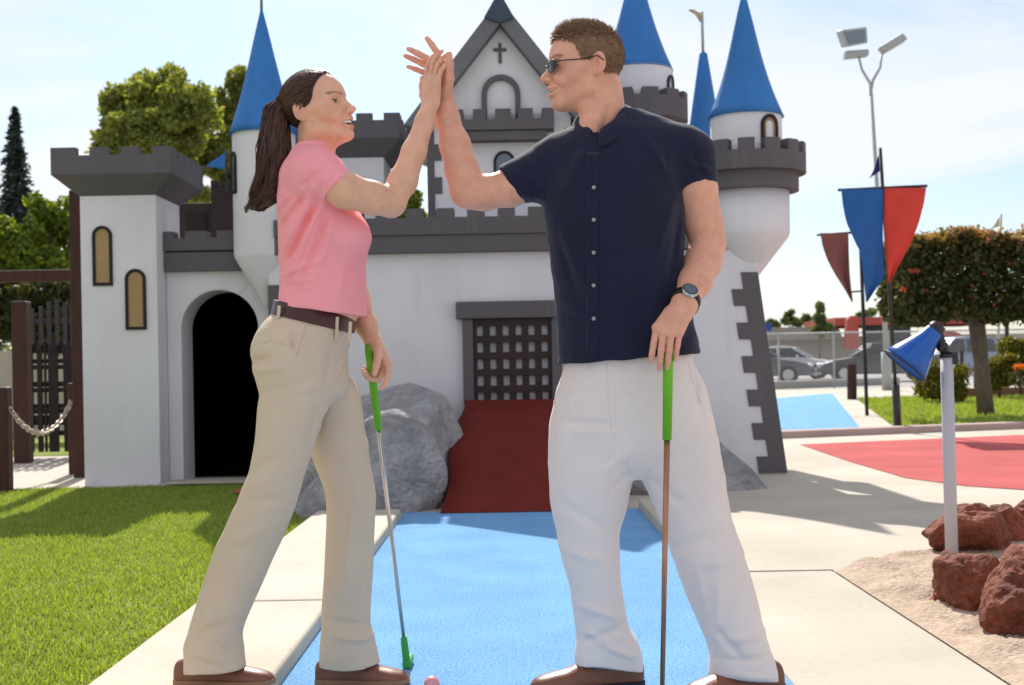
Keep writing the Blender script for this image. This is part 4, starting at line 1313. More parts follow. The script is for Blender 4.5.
def car(label, loc, rz, paint, kind='sedan', sc_=1.0):
    t = empty('parked_car', loc, label, 'car', 'cars parked beyond the fence', rz)
    Lh, Wh = 2.25 * sc_, .88 * sc_
    if kind == 'sedan':
        low = [(-2.22, .42), (-2.25, .70), (-2.1, .88), (-1.4, .95), (.75, .93), (1.7, .80), (2.15, .66), (2.25, .48), (2.18, .28), (-2.1, .26)]
        cab = [(-1.55, .93), (-.95, 1.36), (-.2, 1.44), (.35, 1.38), (1.10, .92)]
    else:
        low = [(-2.22, .45), (-2.25, .85), (-2.15, 1.02), (-1.4, 1.05), (.75, 1.03), (1.75, .96), (2.15, .80), (2.25, .55), (2.18, .32), (-2.1, .30)]
        cab = [(-2.1, 1.03), (-1.85, 1.66), (-.4, 1.74), (.30, 1.66), (1.0, 1.02)]
    low = [(a * sc_, b * sc_) for a, b in low]; cab = [(a * sc_, b * sc_) for a, b in cab]
    body = MB().prism(low, [], -Wh, Wh)
    # taper in plan towards the ends
    body.v = [(x, y * (1 - .16 * max(0, abs(x) / Lh - .55) / .45), z) for x, y, z in body.v]
    body.build('body', paint, t, bevel=.07, world=False, seg=3)
    g_ = MB().prism([(a * .985, b - .03 if b > 1.1 else b) for a, b in cab], [], -Wh * .90, Wh * .90)
    zt = max(b for a, b in cab)
    g_.v = [(x, y * (1 - .16 * max(0, (z - .95) / (zt - .95))), z) for x, y, z in g_.v]
    g_.build('window', M['glass'], t, bevel=.04, world=False)
    r_ = MB()
    top = [p for p in cab if p[1] > zt - .11]
    r_.prism([(top[0][0] - .06, top[0][1] - .03)] + [(a, b + .012) for a, b in top] + [(top[-1][0] + .06, top[-1][1] - .03)], [], -Wh * .79, Wh * .79)
    for s in (-1, 1):
        for (xa, za), (xb, zb_) in ((cab[0], top[0]), (cab[-1], top[-1]), ((-.25 * sc_, .95 * sc_), (-.25 * sc_, zt))):
            ya, yb_ = s * Wh * .905, s * Wh * (.905 - .115)
            r_.tube([(xa, ya, za), (xb, yb_, zb_)], .035, 6)
    r_.build('roof', paint, t, bevel=.015, world=False)
    for s in (-1, 1):
        for xw in (-1.35, 1.38):
            w = MB(); R_ = .315 * sc_
            w.tube([(xw * sc_, s * (Wh - .20), R_), (xw * sc_, s * (Wh + .015), R_)], R_, 20)
            o = w.build('wheel', M['tyre'], t, bevel=.03, world=False)
            MB().tube([(xw * sc_, s * (Wh + .012), R_), (xw * sc_, s * (Wh + .024), R_)], R_ * .62, 14).build('rim', M['rim'], o, world=False)
        MB().ball((2.12 * sc_, s * Wh * .70, (.64 if kind == 'sedan' else .78) * sc_), (.12, .14, .075)).build('headlight', M['lightlens'], t, world=False)
        MB().ball((-2.19 * sc_, s * Wh * .72, .74 * sc_), (.06, .13, .08)).build('tail_light', M['bldg_red'], t, world=False)
        MB().ball((.62 * sc_, s * (Wh + .06), .98 * sc_), (.06, .10, .07)).build('wing_mirror', paint, t, world=False)
    MB().box(2.19 * sc_, 2.27 * sc_, -.45, .45, .36 * sc_, .52 * sc_).build('grille', M['tyre'], t, bevel=.02, world=False)
    return t


car('grey sedan nosing out from behind the castle corner', (X(765, 370, 46) - .55, 46, 0), math.radians(-14), M['car_grey'])
car('white sedan parked behind the grey sedan', (X(806, 350, 56) - .9, 56, 0), math.radians(-20), M['car_white'])
car('pale blue car seen between the lamp post and topiary trunk', (X(950, 350, 58), 58, 0), math.radians(200), M['car_blue'], 'suv', 1.0)
car('dark grey car behind the fence between the two banner poles', (X(880, 365, 47), 47, 0), math.radians(172), M['car_dark'])
car('white car at the right edge seen under the topiary', (X(1012, 350, 62), 62, 0), math.radians(185), M['car_white'])

# low shops at the far side
YW = 88.0
sm = empty('shop_building', (X(860, 350, YW), YW, 0), 'long low tan shop building with red fascia across the car park', 'building')
ww = MB().box(X(690, 350, YW), X(1120, 350, YW), YW, YW + 12, -.1, Z(820, 337, YW)).build('wall', M['bldg_tan'], sm)
rf = MB()
rf.hexa([(X(690, 330, YW), YW - .8, Z(800, 340, YW)), (X(840, 330, YW), YW - .8, Z(800, 340, YW)), (X(840, 330, YW), YW + 12, Z(800, 340, YW)), (X(690, 330, YW), YW + 12, Z(800, 340, YW))],
        [(X(695, 330, YW), YW, Z(800, 327, YW)), (X(838, 330, YW), YW, Z(800, 327, YW)), (X(838, 330, YW), YW + 12, Z(800, 327, YW)), (X(695, 330, YW), YW + 12, Z(800, 327, YW))])
rf.build('roof', M['bldg_roof'], sm)
MB().box(X(831, 330, YW), X(1000, 330, YW), YW - 1.2, YW + 8, Z(850, 326, YW), Z(850, 318, YW)).build('fascia', M['bldg_red'], sm)
MB().box(X(862, 330, YW), X(906, 330, YW), YW - 1.0, YW - .05, Z(880, 343, YW), Z(880, 326.5, YW)).build('shopfront', M['bldg_dark'], sm)
MB().prism([(X(a, b, YW - 2), Z(a, b, YW - 2)) for a, b in ((843, 349), (845, 320), (849, 316), (856, 317), (857, 349))], [], YW - 2.6, YW - 2).build('sign_tower', M['bldg_red'], sm)
YA_ = 60
ar = MB()
axc = X(948, 350, YA_); 
pts = [(axc + 1.15 * math.cos(t), Z(948, 352, YA_) + 1.0 * math.sin(t)) for t in np.linspace(math.pi, 0, 16)]
outer_ = [(pts[0][0], 0)] + pts + [(pts[-1][0], 0)]
pin = [(axc + .72 * math.cos(t), Z(948, 352, YA_) + .66 * math.sin(t)) for t in np.linspace(0, math.pi, 16)]
ar.prism(outer_ + [(pin[0][0], 0)] + pin + [(pin[-1][0], 0)], [], YA_, YA_ + .5)
tag(ar.build('red_arch', M['bldg_red'], bevel=.03), 'faded red arch standing in the car park behind the blue lamp hood', 'arch')
sg = empty('car_park_sign', (X(767, 360, 60), 60, 0), 'small blue sign on a post beside the castle corner', 'sign')
MB().box(X(763, 325, 60), X(771.5, 325, 60), 60, 60.05, Z(767, 331, 60), Z(767, 323, 60)).build('sign_panel', M['sign_blue'], sg, bevel=.02)
MB().tube([(X(768, 350, 60), 60.08, 0), W(767, 325, 60.08)], .05, 8).build('sign_post', M['lamp_grey'], sg)
# ============================================================ figures: distance fields and their surfaces
A = np.array


def nrm(v):
    v = np.asarray(v, float); return v / np.linalg.norm(v)


class Field:
    def __init__(s, lo, hi, h):
        s.lo = A(lo, float); s.h = h
        s.n = np.ceil((A(hi) - s.lo) / h).astype(int) + 1
        s.ax = [(s.lo[i] + h * np.arange(s.n[i])).astype(np.float32) for i in range(3)]
        s.f = np.full(s.n, .5, np.float32)

    def block(s, lo, hi):
        a = np.clip(np.floor((A(lo) - s.lo) / s.h).astype(int), 0, s.n - 1)
        b = np.clip(np.ceil((A(hi) - s.lo) / s.h).astype(int) + 1, 1, s.n)
        sl = tuple(slice(a[i], max(b[i], a[i] + 1)) for i in range(3))
        return sl, s.ax[0][sl[0]][:, None, None], s.ax[1][sl[1]][None, :, None], s.ax[2][sl[2]][None, None, :]

    def add(s, prim, k=.01):
        lo, hi, fn = prim; m = max(k, 3 * s.h) + s.h * 2
        sl, x, y, z = s.block(A(lo) - m, A(hi) + m)
        d = fn(x, y, z); f = s.f[sl]
        if k > 0:
            hh = np.maximum(k - np.abs(f - d), 0) / k
            s.f[sl] = np.minimum(f, d) - hh * hh * k * .25
        else:
            s.f[sl] = np.minimum(f, d)
        return s

    def sub(s, prim, k=.004):
        lo, hi, fn = prim; m = max(k, 3 * s.h) + s.h * 2
        sl, x, y, z = s.block(A(lo) - m, A(hi) + m)
        d = -fn(x, y, z); f = s.f[sl]
        hh = np.maximum(k - np.abs(f - d), 0) / max(k, 1e-9)
        s.f[sl] = np.maximum(f, d) + hh * hh * k * .25
        return s

    def merge(s, g, k):
        hh = np.maximum(k - np.abs(s.f - g.f), 0) / k
        s.f = np.minimum(s.f, g.f) - hh * hh * k * .25; return s

    def twin(s):
        g = Field(s.lo, s.lo + s.h, s.h); g.n = s.n; g.ax = s.ax; g.f = np.full(s.n, .5, np.float32); return g

    def clip(s, p, n):
        """keep the side the normal points away from"""
        n = nrm(n)
        d = (s.ax[0] - p[0])[:, None, None] * n[0] + (s.ax[1] - p[1])[None, :, None] * n[1] + (s.ax[2] - p[2])[None, None, :] * n[2]
        s.f = np.maximum(s.f, d.astype(np.float32)); return s

    def clip_in(s, p, n, lo, hi):
        n = nrm(n); sl, x, y, z = s.block(lo, hi)
        d = (x - p[0]) * n[0] + (y - p[1]) * n[1] + (z - p[2]) * n[2]
        s.f[sl] = np.maximum(s.f[sl], d.astype(np.float32)); return s

    def disp(s, fn, lo=None, hi=None):
        sl, x, y, z = s.block(lo if lo is not None else s.lo, hi if hi is not None else s.lo + s.h * s.n)
        f = s.f[sl]
        near = np.abs(f) < .05
        if near.any():
            i, j, k = np.nonzero(near)
            X_, Y_, Z_ = x.ravel()[i], y.ravel()[j], z.ravel()[k]
            f[i, j, k] -= fn(X_, Y_, Z_).astype(np.float32)
        s.f[sl] = f
        return s

    def surface(s):
        f = s.f
        f[0], f[-1], f[:, 0], f[:, -1], f[:, :, 0], f[:, :, -1] = (np.maximum(q, .001) for q in (f[0], f[-1], f[:, 0], f[:, -1], f[:, :, 0], f[:, :, -1]))
        ins = (f < 0)
        c = np.zeros([q - 1 for q in f.shape], np.int8)
        for dx in (0, 1):
            for dy in (0, 1):
                for dz in (0, 1):
                    c += ins[dx:f.shape[0] - 1 + dx, dy:f.shape[1] - 1 + dy, dz:f.shape[2] - 1 + dz]
        I = np.nonzero((c > 0) & (c < 8))
        cs = c.shape
        flat = (I[0].astype(np.int64) * cs[1] + I[1]) * cs[2] + I[2]
        acc = np.zeros((len(flat), 3)); cnt = np.zeros(len(flat))
        corner = {}
        for dx in (0, 1):
            for dy in (0, 1):
                for dz in (0, 1):
                    corner[dx, dy, dz] = f[I[0] + dx, I[1] + dy, I[2] + dz].astype(np.float64)
        for a in corner:
            for ax in range(3):
                if a[ax] == 0:
                    b = list(a); b[ax] = 1; b = tuple(b)
                    fa, fb = corner[a], corner[b]
                    m = (fa < 0) != (fb < 0)
                    t = np.where(m, fa / np.where(m, fa - fb, 1), 0)
                    for q in range(3):
                        acc[:, q] += np.where(m, a[q] + (t if q == ax else 0), 0)
                    cnt += m
        V = s.lo + s.h * (np.stack(I, 1) + acc / cnt[:, None])
        faces = []
        st = (cs[1] * cs[2], cs[2], 1)
        for ax in range(3):
            o = [(1, 2), (2, 0), (0, 1)][ax]
            sl0 = [slice(1, q - 1) for q in f.shape]; sl1 = list(sl0)
            sl0[ax] = slice(0, f.shape[ax] - 1); sl1[ax] = slice(1, f.shape[ax])
            a, b = ins[tuple(sl0)], ins[tuple(sl1)]
            E = np.nonzero(a != b)
            off = [1, 1, 1]; off[ax] = 0
            e = [E[q].astype(np.int64) + off[q] for q in range(3)]
            base = e[0] * st[0] + e[1] * st[1] + e[2]
            q = [base - st[o[0]] - st[o[1]], base - st[o[1]], base, base - st[o[0]]]
            ids = np.stack([np.searchsorted(flat, k) for k in q], 1)
            fl = a[E]
            ids[~fl] = ids[~fl][:, ::-1]
            faces.append(ids)
        return V, np.concatenate(faces)


def smooth(V, Fc, it=2, lam=.5):
    n = len(V)
    e = np.concatenate([Fc[:, [0, 1]], Fc[:, [1, 2]], Fc[:, [2, 3]], Fc[:, [3, 0]]])
    for _ in range(it):
        acc = np.zeros_like(V); cnt = np.zeros(n)
        for q in range(3):
            acc[:, q] = np.bincount(e[:, 0], V[e[:, 1], q], n) + np.bincount(e[:, 1], V[e[:, 0], q], n)
        cnt = np.bincount(e[:, 0], minlength=n) + np.bincount(e[:, 1], minlength=n)
        V = V + lam * (acc / np.maximum(cnt, 1)[:, None] - V)
    return V


# ---- primitives
def seg(p, q, r1, r2=None):
    p, q = A(p, float), A(q, float); r2 = r1 if r2 is None else r2
    ba = q - p; bb = max(float(ba @ ba), 1e-12); rm = max(r1, r2)

    def fn(x, y, z):
        t = np.clip(((x - p[0]) * ba[0] + (y - p[1]) * ba[1] + (z - p[2]) * ba[2]) / bb, 0, 1)
        return np.sqrt((x - p[0] - ba[0] * t) ** 2 + (y - p[1] - ba[1] * t) ** 2 + (z - p[2] - ba[2] * t) ** 2) - (r1 + (r2 - r1) * t)
    return np.minimum(p, q) - rm, np.maximum(p, q) + rm, fn


def chain(f, pts, rs, k=.012):
    for i in range(len(pts) - 1):
        f.add(seg(pts[i], pts[i + 1], rs[i], rs[i + 1]), k)


def ell(c, r, R=None):
    c, r = A(c, float), A(r, float); R = np.eye(3) if R is None else A(R, float); m = max(r)

    def fn(x, y, z):
        dx, dy, dz = x - c[0], y - c[1], z - c[2]
        k0 = k1 = 0
        for i in range(3):
            a = dx * R[i, 0] + dy * R[i, 1] + dz * R[i, 2]
            k0 = k0 + (a / r[i]) ** 2; k1 = k1 + (a / r[i] ** 2) ** 2
        k0 = np.sqrt(k0); k1 = np.sqrt(k1)
        return k0 * (k0 - 1) / np.maximum(k1, 1e-6)
    return c - m, c + m, fn


def upsample(rows, n=60):
    """monotone smooth resampling (rows of numbers over their first column)"""
    rows = A(rows, float); t = rows[:, 0]; T = np.linspace(t[0], t[-1], n)
    out = [T]
    for j in range(1, rows.shape[1]):
        v = rows[:, j]; h = np.diff(t); dl = np.diff(v) / h
        m = np.zeros(len(v)); m[0], m[-1] = dl[0], dl[-1]
        for i in range(1, len(v) - 1):
            m[i] = 0 if dl[i - 1] * dl[i] <= 0 else 2 * dl[i - 1] * dl[i] / (dl[i - 1] + dl[i])
        i = np.clip(np.searchsorted(t, T, 'right') - 1, 0, len(h) - 1)
        s = (T - t[i]) / h[i]
        out.append((2 * s ** 3 - 3 * s ** 2 + 1) * v[i] + (s ** 3 - 2 * s ** 2 + s) * h[i] * m[i] + (-2 * s ** 3 + 3 * s ** 2) * v[i + 1] + (s ** 3 - s ** 2) * h[i] * m[i + 1])
    return np.stack(out, 1)


def loft(rows, u, v, w, n=2.0, grow=0.0):
    """rows: (along w, centre u, centre v, half u, half v) in a frame of unit axes"""
    R = upsample(rows); u, v, w = A(u, float), A(v, float), A(w, float)
    T = R[:, 0]
    pts = R[:, [1]] * u + R[:, [2]] * v + R[:, [0]] * w
    m = np.maximum(R[:, 3], R[:, 4]).max() + grow
    nearflat = np.abs(R[:, 3:5]).max(1)[:, None] + grow
    lo = (pts - (np.abs(u) + np.abs(v)) * nearflat).min(0) - .005
    hi = (pts + (np.abs(u) + np.abs(v)) * nearflat).max(0) + .005

    def fn(x, y, z):
        t = x * w[0] + y * w[1] + z * w[2]
        pu = x * u[0] + y * u[1] + z * u[2]
        pv = x * v[0] + y * v[1] + z * v[2]
        tt = np.clip(t, T[0], T[-1])
        sh = tt.shape; tf = tt.ravel()
        cu, cv, a, b = (np.interp(tf, T, R[:, k]).reshape(sh) for k in (1, 2, 3, 4))
        a = a + grow; b = b + grow
        k = (np.abs((pu - cu) / a) ** n + np.abs((pv - cv) / b) ** n) ** (1 / n)
        d = (k - 1) * np.minimum(a, b)
        return np.maximum(d, np.maximum(T[0] - t, t - T[-1]))
    return lo, hi, fn


class Fig:
    """maps traced pixels at the figure's depth to places"""
    def __init__(s, Y0): s.Y0 = Y0; s.px = Y0 / F
    def P(s, px, py, d=0.0): return W(px, py, s.Y0 + d)

    def rows(s, tab, dfun=None):
        """tab: (py, xl, xr, depth centre, half depth) -> loft rows over z"""
        out = []
        for (py, xl, xr, d, hd) in tab:
            c = s.P((xl + xr) / 2, py, d)
            out.append((c[2], c[0], c[1], (xr - xl) / 2 * (s.Y0 + d) / F, hd))
        out.sort()
        return out

    def loft(s, tab, n=2.0, grow=0.0):
        return loft(s.rows(tab), (1, 0, 0), (0, 1, 0), (0, 0, 1), n, grow)


def fold2d(a, b, width, amp):
    """a crease or ridge drawn in the front plane between two places; fades towards its ends"""
    a, b = A(a), A(b)
    d = b - a; L2 = d[0] ** 2 + d[2] ** 2

    def fn(x, y, z):
        t = np.clip(((x - a[0]) * d[0] + (z - a[2]) * d[2]) / L2, 0, 1)
        q = (x - a[0] - d[0] * t) ** 2 + (z - a[2] - d[2] * t) ** 2
        e = np.clip(np.minimum(t, 1 - t) * 4, .25, 1)
        return amp * e * np.exp(-q / width ** 2)
    return fn


def waves(seed, scale, amp, stretch=(1, 1, 1)):
    rg = np.random.default_rng(seed)
    ks = rg.normal(size=(7, 3)) * scale * A(stretch); ph = rg.uniform(0, 6.28, 7)

    def fn(x, y, z):
        s = 0
        for k, p in zip(ks, ph):
            s = s + np.sin(k[0] * x + k[1] * y + k[2] * z + p + .8 * np.sin(k[1] * x * .7 + k[2] * y + p))
        return amp * s / 7
    return fn


def sum_of(*fs):
    return lambda x, y, z: sum(f(x, y, z) for f in fs)


def hand(f, wrist, D, N, right, size=1.0, curls=None, splay=None, thumb=None, k=.007, palm_bend=0.0):
    """five-fingered hand: D along the fingers, N out of the palm"""
    D = nrm(D); N = nrm(A(N) - D * (A(N) @ D))
    T = np.cross(D, N) if right else np.cross(N, D)       # towards the thumb
    s = size
    curls = curls or [(12, 18, 12)] * 4
    splay = splay or [8, 2, -4, -11]
    offs = [(.029, .090), (.009, .094), (-.011, .090), (-.029, .081)]
    lens = [(.043, .025, .021), (.047, .029, .022), (.044, .027, .022), (.034, .020, .019)]
    rad = [.0093, .0095, .0090, .0079]
    W0 = A(wrist)
    nails = []
    # palm
    for (ox, oy), r in zip(offs, rad):
        f.add(seg(W0 + T * ox * .55 * s + D * .008 * s, W0 + (T * ox + D * oy) * s, .0135 * s, (r + .0028) * s), .012 * s)
    f.add(seg(W0 + (T * .018 + D * .030 + N * .006) * s, W0 + (T * .024 + D * .062 + N * .004) * s, .017 * s, .011 * s), .012 * s)   # thumb pad
    f.add(seg(W0 + (-T * .020 + D * .022 + N * .004) * s, W0 + (-T * .024 + D * .060 + N * .003) * s, .014 * s, .011 * s), .012 * s)
    g = Field(f.lo + f.h * 0, f.lo + f.h * (f.n - 1), f.h) if False else None
    for i in range(4):
        ox, oy = offs[i]
        a = math.radians(splay[i])
        d = nrm(D * math.cos(a) + T * math.sin(a)); t = nrm(T * math.cos(a) - D * math.sin(a))
        n = N
        p = W0 + (T * ox + D * oy) * s
        r = rad[i] * s
        ang = 0
        f.add(seg(p, p + d * .004 * s, r * 1.16, r * 1.10), k * s)
        for j in range(3):
            ang += math.radians(curls[i][j])
            dd = d * math.cos(ang) + n * math.sin(ang)
            q = p + dd * lens[i][j] * s
            r2 = r * (.93 if j < 2 else .80)
            f.add(seg(p, q, r, r2), .0022 * s)
            p, r = q, r2
        nails.append((p, dd, nrm(np.cross(t, dd)), r))
    th = thumb or {}
    base = W0 + (T * .020 + D * .022 + N * .004) * s
    dirs = th.get('dirs', [(.75, .62, .25), (.45, .88, .15), (.25, .95, .10)])
    p = base
    for (ct, cd, cn), L_, ra, rb in zip(dirs, (.044, .033, .026), (.0155, .0118, .0108), (.0118, .0108, .0088)):
        dd = nrm(T * ct + D * cd + N * cn)
        q = p + dd * L_ * s
        f.add(seg(p, q, ra * s, rb * s), .006 * s)
        p = q
    nails.append((p, dd, N, .009 * s))
    return nails


def teeth_of(hd, parent, low):
    tv, tf_ = [], []
    for i in range(25):
        a = (i / 24 - .5) * 2
        sc_ = .0006 * abs(math.sin(i * math.pi / 2.4))
        for z_, dr in ((-.0500, 0), (low + .002, .0006), (low, -.0015)):
            tv.append(hd.p(.1112 - .028 * a * a + dr - sc_, .029 * a, z_ + .0035 * a * a + sc_))
    for i in range(24):
        for k in range(2):
            tf_.append((i * 3 + k, i * 3 + k + 1, i * 3 + k + 4, i * 3 + k + 3))
    o = np_mesh('teeth', tv, tf_, M['teeth'], parent)
    s_m = o.modifiers.new('thick', 'SOLIDIFY'); s_m.thickness = .003
    return o


def head_frame(fwd, up):
    Fw = nrm(fwd); U = nrm(A(up) - Fw * (A(up) @ Fw)); Lf = np.cross(U, Fw)
    return Fw, Lf, U


class Head:
    """a head in its own frame: f forward, l to its left, u up; origin between the ear canals"""
    def __init__(s, o, fwd, up, size, female=False, open_mouth=0.0):
        s.o = A(o, float); s.Fw, s.Lf, s.U = head_frame(fwd, up); s.s = size; s.R = np.stack([s.Fw, s.Lf, s.U])
        s.female, s.open = female, open_mouth

    def p(s, f, l, u): return s.o + s.s * (f * s.Fw + l * s.Lf + u * s.U)

    def ell(s, c, r): return ell(s.p(*c), A(r) * s.s, s.R)
    def seg(s, a, b, r1, r2=None): return seg(s.p(*a), s.p(*b), r1 * s.s, (r1 if r2 is None else r2) * s.s)

    def local(s, V):
        q = (V - s.o) / s.s
        return q @ s.R.T

    def build(s, f):
        z = s.s; fem = s.female
        f.add(s.ell((.006, 0, .042), (.098, .0755, .082)), 0)                    # cranium
        f.add(s.ell((.050, 0, .030), (.060, .062, .064)), .02 * z)               # brow and forehead
        f.add(s.ell((.046, 0, -.020), (.060, .058, .074)), .02 * z)              # mid face
        for sg in (1, -1):
            f.add(s.seg((.004, sg * .054, -.022), (.012, sg * .050, -.058), .020, .015), .025 * z)   # ramus
            f.add(s.seg((.012, sg * .049, -.060), (.086, sg * .013, -.092), .0155, .0145), .022 * z)    # jaw line
            f.add(s.seg((.062, sg * .046, -.022), (.078, sg * .030, -.034), .021 if not fem else .022, .018), .016 * z)      # cheek
            f.add(s.seg((.060, sg * .055, .000), (.020, sg * .064, .002), .012, .010), .018 * z)     # cheekbone arch
            f.add(s.seg((.094, sg * .014, .024), (.076, sg * .050, .020), .0115 if not fem else .009, .009), .014 * z)   # brow ridge
        f.add(s.ell((.086, 0, -.094), (.021, .024, .016)), .016 * z)             # chin
        f.add(s.ell((.088, 0, -.050), (.026, .034, .026)), .016 * z)             # muzzle
        f.add(s.seg((.045, 0, -.085), (.0, 0, -.07), .03, .035), .025 * z)       # under the jaw
        for sg in (1, -1):
            f.sub(s.ell((.104, sg * .033, .006), (.021, .0165, .0125)), .012 * z)     # sockets
        # nose
        f.add(s.seg((.100, 0, .014), (.126, 0, -.024), .0075, .0098), .012 * z)
        f.add(s.ell((.1265, 0, -.0265), (.0120, .0115, .0098)), .006 * z)
        for sg in (1, -1):
            f.add(s.ell((.113, sg * .0125, -.030), (.0120, .0072, .0082)), .005 * z)
            f.sub(s.ell((.1185, sg * .0065, -.0375), (.0055, .0033, .003)), .003 * z)
            # nasolabial crease of a smile
            f.sub(s.seg((.106, sg * .021, -.030), (.092, sg * .040, -.056), .0036, .0028), .010 * z)
            f.add(s.seg((.096, sg * .030, -.026), (.086, sg * .043, -.042), .0105, .009), .012 * z)
        # lids: a shell round the eyeball with a slit
        for sg in (1, -1):
            f.add(s.ell((.0815, sg * .033, .005), (.0158, .0165, .0145)), .004 * z)
            f.sub(s.ell((.1005, sg * .0345, .0045), (.012, .0128, .0032 if fem else .0038)), .0015 * z)
            f.add(s.seg((.0975, sg * .024, .0105), (.0885, sg * .047, .0075), .0022, .0018), .004 * z)
        # mouth
        o = s.open                                    # how far the lips are parted, 0..1
        zl, zm_, hc = -.0665 - .0085 * o, -.0645 - .0075 * o, .0062 + .0045 * o
        cn = (.083, .0345, -.0455)
        f.sub(s.ell((.108, 0, (-.0500 + zl) / 2 + .001), (.036, .0335, hc)), .003 * z)
        for sg in (1, -1):
            f.add(s.seg((.1165, 0, -.0502), (.1085, sg * .0155, -.0508), .0050, .0044), .005 * z)
            f.add(s.seg((.1085, sg * .0155, -.0508), (cn[0], sg * cn[1], cn[2]), .0044, .0026), .005 * z)
            f.add(s.seg((.1120, 0, zl), (.1040, sg * .0160, zm_), .0060, .0054), .005 * z)
            f.add(s.seg((.1040, sg * .0160, zm_), (cn[0], sg * cn[1], cn[2] - .002), .0054, .0026), .005 * z)
        # ears
        for sg in (1, -1):
            f.add(s.ell((-.010, sg * .0765, .006), (.0185, .0060, .0315)), .005 * z)
            f.add(s.ell((-.001, sg * .0760, -.018), (.010, .0058, .013)), .005 * z)
            f.sub(s.ell((-.004, sg * .0850, .008), (.0105, .0090, .0210)), .003 * z)
            f.add(s.seg((-.004, sg * .079, .020), (-.013, sg * .080, -.006), .0026, .0030), .004 * z)
            f.add(s.ell((.0045, sg * .0765, -.002), (.0045, .005, .007)), .003 * z)


def strands(lines, r0, r1):
    """lines: (N, m, 3) -> thin three-sided tapering tubes"""
    Lc = np.asarray(lines, float); N_, m, _ = Lc.shape
    t = np.gradient(Lc, axis=1); t /= np.maximum(np.linalg.norm(t, axis=2, keepdims=True), 1e-9)
    ref = np.cross(t, A([.3, .5, .81])); ref /= np.maximum(np.linalg.norm(ref, axis=2, keepdims=True), 1e-9)
    b = np.cross(t, ref)
    rr = np.linspace(r0, r1, m)[None, :, None]
    ring = [Lc + rr * (ref * math.cos(a) + b * math.sin(a)) for a in (0, 2.094, 4.189)]
    V = np.stack(ring, 2).reshape(-1, 3)
    base = (np.arange(N_)[:, None] * m + np.arange(m - 1)[None, :]).reshape(-1) * 3
    fs = []
    for k in range(3):
        k2 = (k + 1) % 3
        fs.append(np.stack([base + k, base + k2, base + 3 + k2, base + 3 + k], 1))
    return V, np.concatenate(fs)


def tint_of(V, base, spots):
    """spots: (point, radii or radius, colour, softness) true colours of skin, lips, brows"""
    C = np.tile(A(base, float), (len(V), 1))
    for (q, r, col, soft) in spots:
        if np.ndim(r): r = A(r, float)
        d = np.linalg.norm((V - A(q)) / r, axis=1) if np.ndim(r) else np.linalg.norm(V - A(q), axis=1) / r
        w = np.clip((1 - d) / soft, 0, 1)[:, None]
        C = C * (1 - w) + A(col) * w
    return np.concatenate([C, np.ones((len(V), 1))], 1)


def skin_obj(name, f, parent, base, spotfn, m=None):
    V, Fc = f.surface(); V = smooth(V, Fc, 2, .45)
    return np_mesh(name, V, Fc, m or M['skin'], parent, attr=tint_of(V, base, spotfn) if not callable(spotfn) else spotfn(V))


def cloth_obj(name, f, parent, m, it=2):
    V, Fc = f.surface(); V = smooth(V, Fc, it, .5)
    return np_mesh(name, V, Fc, m, parent)
# ============================================================ shared clothing helpers
def front_y(f, x, z):
    """depth of the front of a field at a place (x, z)"""
    i = int(round((x - f.lo[0]) / f.h)); k = int(round((z - f.lo[2]) / f.h))
    col = f.f[i, :, k]; j = np.nonzero(col < 0)[0]
    if len(j) == 0: return None
    j = j[0]
    if j == 0: return f.ax[1][0]
    a, b = col[j - 1], col[j]
    return float(f.ax[1][j - 1] + f.h * a / (a - b))


